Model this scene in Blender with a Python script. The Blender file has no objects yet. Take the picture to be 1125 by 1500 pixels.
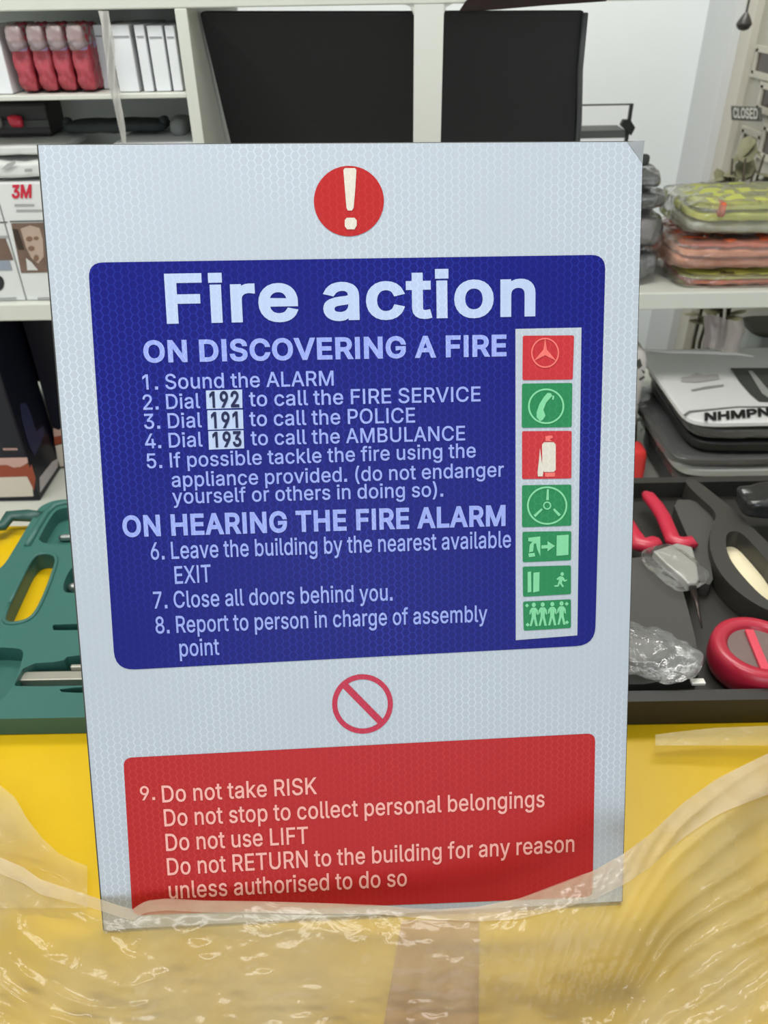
import bpy, bmesh, math, random
from mathutils import Vector, Matrix, noise
from mathutils.geometry import delaunay_2d_cdt

# ------------------------------------------------------------------ camera
scene = bpy.context.scene
C = scene.collection
FPX, CXP, CYP = 1140.0, 562.5, 750.0          # focal length in pixels of the 1125 x 1500 frame
CZ = 1.40                                     # camera height above the floor
PITCH, ROLL = math.radians(34.637), math.radians(1.007)
_s, _c = math.sin(PITCH), math.cos(PITCH)
FWD = Vector((0, _c, -_s)); _r0 = Vector((1, 0, 0)); _q0 = Vector((0, -_s, -_c))
RGT = _r0 * math.cos(ROLL) + _q0 * math.sin(ROLL)
DWN = _q0 * math.cos(ROLL) - _r0 * math.sin(ROLL)
CAM = Vector((0, 0, CZ))
cam_data = bpy.data.cameras.new('camera'); cam = bpy.data.objects.new('camera', cam_data); C.objects.link(cam)
cam.matrix_world = Matrix(((RGT.x, -DWN.x, -FWD.x, CAM.x), (RGT.y, -DWN.y, -FWD.y, CAM.y), (RGT.z, -DWN.z, -FWD.z, CAM.z), (0, 0, 0, 1)))
cam_data.sensor_fit = 'VERTICAL'; cam_data.sensor_height = 36.0; cam_data.lens = FPX / 1500 * 36.0
cam_data.clip_start = 0.01
cam_data.dof.use_dof = True; cam_data.dof.focus_distance = 0.50; cam_data.dof.aperture_fstop = 12.0
scene.camera = cam

# ------------------------------------------------------------------ light
scene.view_settings.view_transform = 'Standard'; scene.view_settings.look = 'None'
scene.view_settings.gamma = 1.0; scene.view_settings.exposure = -0.08
world = bpy.data.worlds.new('world'); scene.world = world; world.use_nodes = True
world.node_tree.nodes['Background'].inputs[0].default_value = (0.86, 0.93, 1.0, 1)
world.node_tree.nodes['Background'].inputs[1].default_value = 0.55
def area(name, loc, rot, sx, sy, watts, col):
    l = bpy.data.lights.new(name, 'AREA'); l.shape = 'RECTANGLE'; l.size = sx; l.size_y = sy; l.energy = watts; l.color = col
    o = bpy.data.objects.new(name, l); C.objects.link(o); o.location = loc; o.rotation_euler = rot
    return o
area('ceiling_light_front', (-0.4, 0.35, 2.55), (0, 0, 0), 1.3, 0.35, 23, (1.0, 0.98, 0.94))
area('ceiling_light_rear', (0.35, 1.35, 2.55), (0, 0, 0), 1.3, 0.35, 26, (1.0, 0.98, 0.94))
area('front_fill', (0.5, -1.9, 1.6), (math.radians(80), 0, math.radians(13)), 2.4, 1.5, 30, (0.86, 0.93, 1.0))  # added fill from behind the camera, no source seen; brightens the shelf bays

# ------------------------------------------------------------------ helpers
def ray(px, py): return RGT * ((px - CXP) / FPX) + DWN * ((py - CYP) / FPX) + FWD
def on(px, py, z):                            # where the sight line meets the level z (absolute)
    d = ray(px, py); return CAM + d * ((z - CZ) / d.z)
def at(px, py, Y):                            # ... meets the upright plane y = Y
    d = ray(px, py); return CAM + d * (Y / d.y)
def onx(px, py, X):
    d = ray(px, py); return CAM + d * (X / d.x)

def lin(c):
    return tuple((x / 255 / 12.92) if x / 255 <= 0.04045 else (((x / 255) + 0.055) / 1.055) ** 2.4 for x in c)
MATS = {}
def mat(name, rgb, rough=0.5, spec=0.5, metal=0.0, var=0.0, vscale=40.0, bump=0.0, bscale=60.0, coat=0.0, trans=0.0, sub=0.0):
    if name in MATS: return MATS[name]
    m = bpy.data.materials.new(name); m.use_nodes = True; nt = m.node_tree; N = nt.nodes; L = nt.links
    b = N['Principled BSDF']; c = (*lin(rgb), 1)
    b.inputs['Base Color'].default_value = c; b.inputs['Roughness'].default_value = rough
    b.inputs['Specular IOR Level'].default_value = spec; b.inputs['Metallic'].default_value = metal
    b.inputs['Coat Weight'].default_value = coat; b.inputs['Coat Roughness'].default_value = 0.12
    b.inputs['Transmission Weight'].default_value = trans
    m.diffuse_color = c
    if var or bump:
        tc = N.new('ShaderNodeTexCoord'); nz = N.new('ShaderNodeTexNoise'); nz.inputs['Scale'].default_value = vscale
        nz.inputs['Detail'].default_value = 3
        L.new(tc.outputs['Object'], nz.inputs['Vector'])
        if var:
            mx = N.new('ShaderNodeMix'); mx.data_type = 'RGBA'
            mx.inputs['A'].default_value = (*[x * (1 - var) for x in c[:3]], 1)
            mx.inputs['B'].default_value = (*[min(1, x * (1 + var)) for x in c[:3]], 1)
            L.new(nz.outputs['Fac'], mx.inputs['Factor']); L.new(mx.outputs['Result'], b.inputs['Base Color'])
        if bump:
            n2 = N.new('ShaderNodeTexNoise'); n2.inputs['Scale'].default_value = bscale; n2.inputs['Detail'].default_value = 3
            L.new(tc.outputs['Object'], n2.inputs['Vector'])
            bp = N.new('ShaderNodeBump'); bp.inputs['Strength'].default_value = bump; bp.inputs['Distance'].default_value = 0.003
            L.new(n2.outputs['Fac'], bp.inputs['Height']); L.new(bp.outputs['Normal'], b.inputs['Normal'])
    MATS[name] = m
    return m

def film_mat(name, rgb, clear=0.55, rough=0.12, bscale=45.0, bump=0.6, gloss=1.0, ior=1.5, patch=0.0, pscale=14.0):
    """Clear polythene: see-through, a little milky, glossy creases."""
    if name in MATS: return MATS[name]
    m = bpy.data.materials.new(name); m.use_nodes = True; nt = m.node_tree; N = nt.nodes; L = nt.links
    for n in list(N): N.remove(n)
    out = N.new('ShaderNodeOutputMaterial'); tr = N.new('ShaderNodeBsdfTransparent')
    df = N.new('ShaderNodeBsdfDiffuse'); tl = N.new('ShaderNodeBsdfTranslucent'); gl = N.new('ShaderNodeBsdfGlossy')
    c = (*lin(rgb), 1)
    df.inputs[0].default_value = c; tl.inputs[0].default_value = c
    gl.inputs['Roughness'].default_value = rough; gl.inputs[0].default_value = (gloss, gloss, gloss, 1)
    tc = N.new('ShaderNodeTexCoord'); nz = N.new('ShaderNodeTexNoise'); nz.inputs['Scale'].default_value = bscale; nz.inputs['Detail'].default_value = 4
    nz.inputs['Distortion'].default_value = 0.7
    L.new(tc.outputs['Object'], nz.inputs['Vector'])
    bp = N.new('ShaderNodeBump'); bp.inputs['Strength'].default_value = bump; bp.inputs['Distance'].default_value = 0.004
    L.new(nz.outputs['Fac'], bp.inputs['Height'])
    L.new(bp.outputs['Normal'], gl.inputs['Normal'])
    fr = N.new('ShaderNodeFresnel'); fr.inputs['IOR'].default_value = ior; L.new(bp.outputs['Normal'], fr.inputs['Normal'])
    m1 = N.new('ShaderNodeMixShader'); m1.inputs[0].default_value = 0.35; L.new(df.outputs[0], m1.inputs[1]); L.new(tl.outputs[0], m1.inputs[2])
    m2 = N.new('ShaderNodeMixShader'); m2.inputs[0].default_value = clear; L.new(m1.outputs[0], m2.inputs[1]); L.new(tr.outputs[0], m2.inputs[2])
    if patch:                                 # milkier where the sheet lies double
        n3 = N.new('ShaderNodeTexNoise'); n3.inputs['Scale'].default_value = pscale; n3.inputs['Detail'].default_value = 2; L.new(tc.outputs['Object'], n3.inputs['Vector'])
        r3 = N.new('ShaderNodeMapRange'); L.new(n3.outputs['Fac'], r3.inputs[0]); r3.inputs[1].default_value = 0.35; r3.inputs[2].default_value = 0.65
        r3.inputs[3].default_value = clear - patch; r3.inputs[4].default_value = clear + patch; L.new(r3.outputs[0], m2.inputs[0])
    m3 = N.new('ShaderNodeMixShader'); L.new(fr.outputs[0], m3.inputs[0]); L.new(m2.outputs[0], m3.inputs[1]); L.new(gl.outputs[0], m3.inputs[2])
    L.new(m3.outputs[0], out.inputs['Surface'])
    m.diffuse_color = c; MATS[name] = m
    return m

def hex_mat(name, cell, edge, rough=0.42, size=0.005):
    """Printed retro-reflective sheeting: a fine honeycomb of lighter cell walls."""
    if name in MATS: return MATS[name]
    m = bpy.data.materials.new(name); m.use_nodes = True; nt = m.node_tree; N = nt.nodes; L = nt.links
    b = N['Principled BSDF']; b.inputs['Roughness'].default_value = rough; b.inputs['Specular IOR Level'].default_value = 0.22
    def vm(op, a, bb=None):
        n = N.new('ShaderNodeVectorMath'); n.operation = op
        for i, v in enumerate((a, bb)):
            if v is None: continue
            if isinstance(v, tuple): n.inputs[i].default_value = v
            else: L.new(v, n.inputs[i])
        return n
    def mm(op, a, bb):
        n = N.new('ShaderNodeMath'); n.operation = op
        for i, v in enumerate((a, bb)):
            if isinstance(v, (int, float)): n.inputs[i].default_value = v
            else: L.new(v, n.inputs[i])
        return n.outputs[0]
    tc = N.new('ShaderNodeTexCoord')
    p = vm('MULTIPLY_ADD', tc.outputs['Object'], (1 / size, 1 / size, 0)); p.inputs[2].default_value = (173.2051, 200.0, 0)
    R, Hf = (1.7320508, 1.0, 1.0), (0.8660254, 0.5, 0.0)
    a = vm('SUBTRACT', vm('MODULO', p.outputs[0], R).outputs[0], Hf)
    q = vm('SUBTRACT', vm('MODULO', vm('ADD', p.outputs[0], Hf).outputs[0], R).outputs[0], Hf)
    la, lq = vm('LENGTH', a.outputs[0]), vm('LENGTH', q.outputs[0])
    sel = mm('LESS_THAN', la.outputs['Value'], lq.outputs['Value'])
    mx = N.new('ShaderNodeMix'); mx.data_type = 'VECTOR'; L.new(sel, mx.inputs['Factor'])
    L.new(q.outputs[0], mx.inputs[4]); L.new(a.outputs[0], mx.inputs[5])
    ab = vm('ABSOLUTE', mx.outputs[1]); sp = N.new('ShaderNodeSeparateXYZ'); L.new(ab.outputs[0], sp.inputs[0])
    d2 = mm('ADD', mm('MULTIPLY', sp.outputs[0], 0.8660254), mm('MULTIPLY', sp.outputs[1], 0.5))
    d = mm('MAXIMUM', mm('MULTIPLY', sp.outputs[1], 0.93), d2)
    mr = N.new('ShaderNodeMapRange'); mr.interpolation_type = 'SMOOTHSTEP'; L.new(d, mr.inputs[0])
    mr.inputs[1].default_value = 0.395; mr.inputs[2].default_value = 0.495
    nz = N.new('ShaderNodeTexNoise'); nz.inputs['Scale'].default_value = 7.0; L.new(tc.outputs['Object'], nz.inputs['Vector'])
    m2 = N.new('ShaderNodeMapRange'); L.new(nz.outputs['Fac'], m2.inputs[0]); m2.inputs[1].default_value = 0.35; m2.inputs[2].default_value = 0.68
    m2.inputs[3].default_value = 0.15; m2.inputs[4].default_value = 0.95
    k = mm('MULTIPLY', mr.outputs[0], m2.outputs[0])
    cx = N.new('ShaderNodeMix'); cx.data_type = 'RGBA'; L.new(k, cx.inputs['Factor'])
    cx.inputs['A'].default_value = (*lin(cell), 1); cx.inputs['B'].default_value = (*lin(edge), 1)
    L.new(cx.outputs['Result'], b.inputs['Base Color'])
    m.diffuse_color = (*lin(cell), 1); MATS[name] = m
    return m

class MB:
    """Collects shapes and links them as ONE mesh object."""
    def __init__(s): s.v, s.f = [], []
    def add(s, vs, fs):
        o = len(s.v); s.v += [tuple(v) for v in vs]; s.f += [tuple(i + o for i in f) for f in fs]; return s
    def box(s, c, size, M=None):
        x, y, z = (k / 2 for k in size); c = Vector(c)
        vs = [Vector((i * x, j * y, k * z)) for i in (-1, 1) for j in (-1, 1) for k in (-1, 1)]
        vs = [(M @ v if M else v) + c for v in vs]
        return s.add(vs, [(0, 1, 3, 2), (4, 6, 7, 5), (0, 4, 5, 1), (2, 3, 7, 6), (0, 2, 6, 4), (1, 5, 7, 3)])
    def span(s, a, b): 
        return s.box([(a[i] + b[i]) / 2 for i in range(3)], [abs(b[i] - a[i]) for i in range(3)])
    def prism(s, lo, hi):                     # two matching loops of points
        n = len(lo); s.add(list(lo) + list(hi), [tuple(reversed(range(n))), tuple(range(n, 2 * n))] + [(i, (i + 1) % n, n + (i + 1) % n, n + i) for i in range(n)])
        return s
    def tube(s, path, rad, n=10, flat=1.0, cap=True):
        P = [Vector(p) for p in path]; R = rad if isinstance(rad, (list, tuple)) else [rad] * len(P)
        vs, fs = [], []; up = Vector((0, 0, 1))
        for i, p in enumerate(P):
            t = (P[min(i + 1, len(P) - 1)] - P[max(i - 1, 0)]).normalized()
            a = t.cross(up)
            if a.length < 1e-4: a = t.cross(Vector((0, 1, 0)))
            a.normalize(); b = a.cross(t)
            for k in range(n):
                w = 2 * math.pi * k / n; vs.append(p + a * math.cos(w) * R[i] + b * math.sin(w) * R[i] * flat)
        for i in range(len(P) - 1):
            for k in range(n): fs.append((i * n + k, i * n + (k + 1) % n, (i + 1) * n + (k + 1) % n, (i + 1) * n + k))
        if cap: fs += [tuple(reversed(range(n))), tuple(range((len(P) - 1) * n, len(P) * n))]
        return s.add(vs, fs)
    def lathe(s, prof, c=(0, 0, 0), n=40, M=None):
        vs, fs = [], []; c = Vector(c)
        for r, z in prof:
            for k in range(n):
                v = Vector((r * math.cos(2 * math.pi * k / n), r * math.sin(2 * math.pi * k / n), z)); vs.append((M @ v if M else v) + c)
        for i in range(len(prof) - 1):
            for k in range(n): fs.append((i * n + k, i * n + (k + 1) % n, (i + 1) * n + (k + 1) % n, (i + 1) * n + k))
        return s.add(vs, fs)
    def puff(s, c, size, p=5.0, n=10, amp=0.0, freq=30.0, seed=0.0, M=None):
        """A soft-edged, slightly crumpled block."""
        h = Vector(size) / 2; c = Vector(c); idx = {}; vs = []; fs = []
        def vert(q):
            key = tuple(round(k, 5) for k in q)
            if key in idx: return idx[key]
            l = sum(abs(k) ** p for k in q) ** (1 / p); d = Vector(q) / l
            v = Vector((d.x * h.x, d.y * h.y, d.z * h.z))
            if amp:
                w = noise.noise(v * freq + Vector((seed, seed * 1.7, -seed))) + 0.5 * noise.noise(v * freq * 2.3 + Vector((-seed, 3.1, seed)))
                v += Vector((d.x, d.y, d.z)) * w * amp
            idx[key] = len(vs); vs.append((M @ v if M else v) + c); return idx[key]
        for ax in range(3):
            for sg in (-1, 1):
                for i in range(n):
                    for j in range(n):
                        cs = []
                        for (a, b) in ((i, j), (i + 1, j), (i + 1, j + 1), (i, j + 1)):
                            q = [0, 0, 0]; q[ax] = sg; q[(ax + 1) % 3] = 2 * a / n - 1; q[(ax + 2) % 3] = 2 * b / n - 1
                            cs.append(vert(q))
                        fs.append(tuple(cs) if sg > 0 else tuple(reversed(cs)))
        return s.add(vs, fs)
    def grid(s, fn, nu, nv):
        vs = [fn(i / nu, j / nv) for j in range(nv + 1) for i in range(nu + 1)]
        return s.add(vs, [(j * (nu + 1) + i, j * (nu + 1) + i + 1, (j + 1) * (nu + 1) + i + 1, (j + 1) * (nu + 1) + i) for j in range(nv) for i in range(nu)])
    def build(s, name, m, parent=None, origin=None, smooth=False, bevel=0.0, thick=0.0, segs=2):
        """Geometry is given in world space; origin (a top-level thing's base) becomes the object origin."""
        base = Vector((0, 0, 0))
        if origin is not None: base = Vector(origin)
        elif parent is not None and parent.get('_w', 1): base = world_loc(parent)
        me = bpy.data.meshes.new(name); me.from_pydata([tuple(Vector(v) - base) for v in s.v], [], s.f); me.materials.append(m)
        bm = bmesh.new(); bm.from_mesh(me); bmesh.ops.recalc_face_normals(bm, faces=bm.faces) if not thick else None
        bm.to_mesh(me); bm.free()
        if smooth:
            for p in me.polygons: p.use_smooth = True
        o = bpy.data.objects.new(name, me); C.objects.link(o)
        if parent is not None:
            o.parent = parent; o.location = base - world_loc(parent)
        else: o.location = base
        if thick:
            md = o.modifiers.new('thickness', 'SOLIDIFY'); md.thickness = thick; md.offset = 0
        if bevel:
            md = o.modifiers.new('bevel', 'BEVEL'); md.width = bevel; md.segments = segs; md.limit_method = 'ANGLE'
        return o
def world_loc(o):
    v = Vector(o.location)
    while o.parent is not None: o = o.parent; v += Vector(o.location)
    return v
def tag(o, label, cat, group=None, kind=None):
    if label: o['label'] = label
    if cat: o['category'] = cat
    if group: o['group'] = group
    if kind: o['kind'] = kind
    return o
def thing(name, loc, label, cat, group=None):
    o = bpy.data.objects.new(name, None); o.empty_display_size = 0.02; C.objects.link(o); o.location = loc
    return tag(o, label, cat, group)
def struct(o): o['kind'] = 'structure'; return o

# ---- filling of outlines with holes (lettering, printed marks, moulded trays)
def wind(p, loops):
    w = 0
    for lp in loops:
        n = len(lp)
        for i in range(n):
            a, b = lp[i], lp[(i + 1) % n]
            if a[1] <= p[1]:
                if b[1] > p[1] and (b[0] - a[0]) * (p[1] - a[1]) - (p[0] - a[0]) * (b[1] - a[1]) > 0: w += 1
            elif b[1] <= p[1] and (b[0] - a[0]) * (p[1] - a[1]) - (p[0] - a[0]) * (b[1] - a[1]) < 0: w -= 1
    return w
def fill(loops):
    pts, eds = [], []
    for lp in loops:
        o = len(pts); n = len(lp); pts += [Vector((x, y)) for x, y in lp]; eds += [(o + i, o + (i + 1) % n) for i in range(n)]
    V, E, F, *_ = delaunay_2d_cdt(pts, eds, [], 0, 1e-6)
    fs = [f for f in F if wind((sum(V[i].x for i in f) / len(f), sum(V[i].y for i in f) / len(f)), loops) != 0]
    return [(v.x, v.y) for v in V], [tuple(f) for f in fs]
def ccw(lp, sign=1):
    a = sum(lp[i][0] * lp[(i + 1) % len(lp)][1] - lp[(i + 1) % len(lp)][0] * lp[i][1] for i in range(len(lp)))
    return list(lp) if a * sign > 0 else list(reversed(lp))

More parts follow.
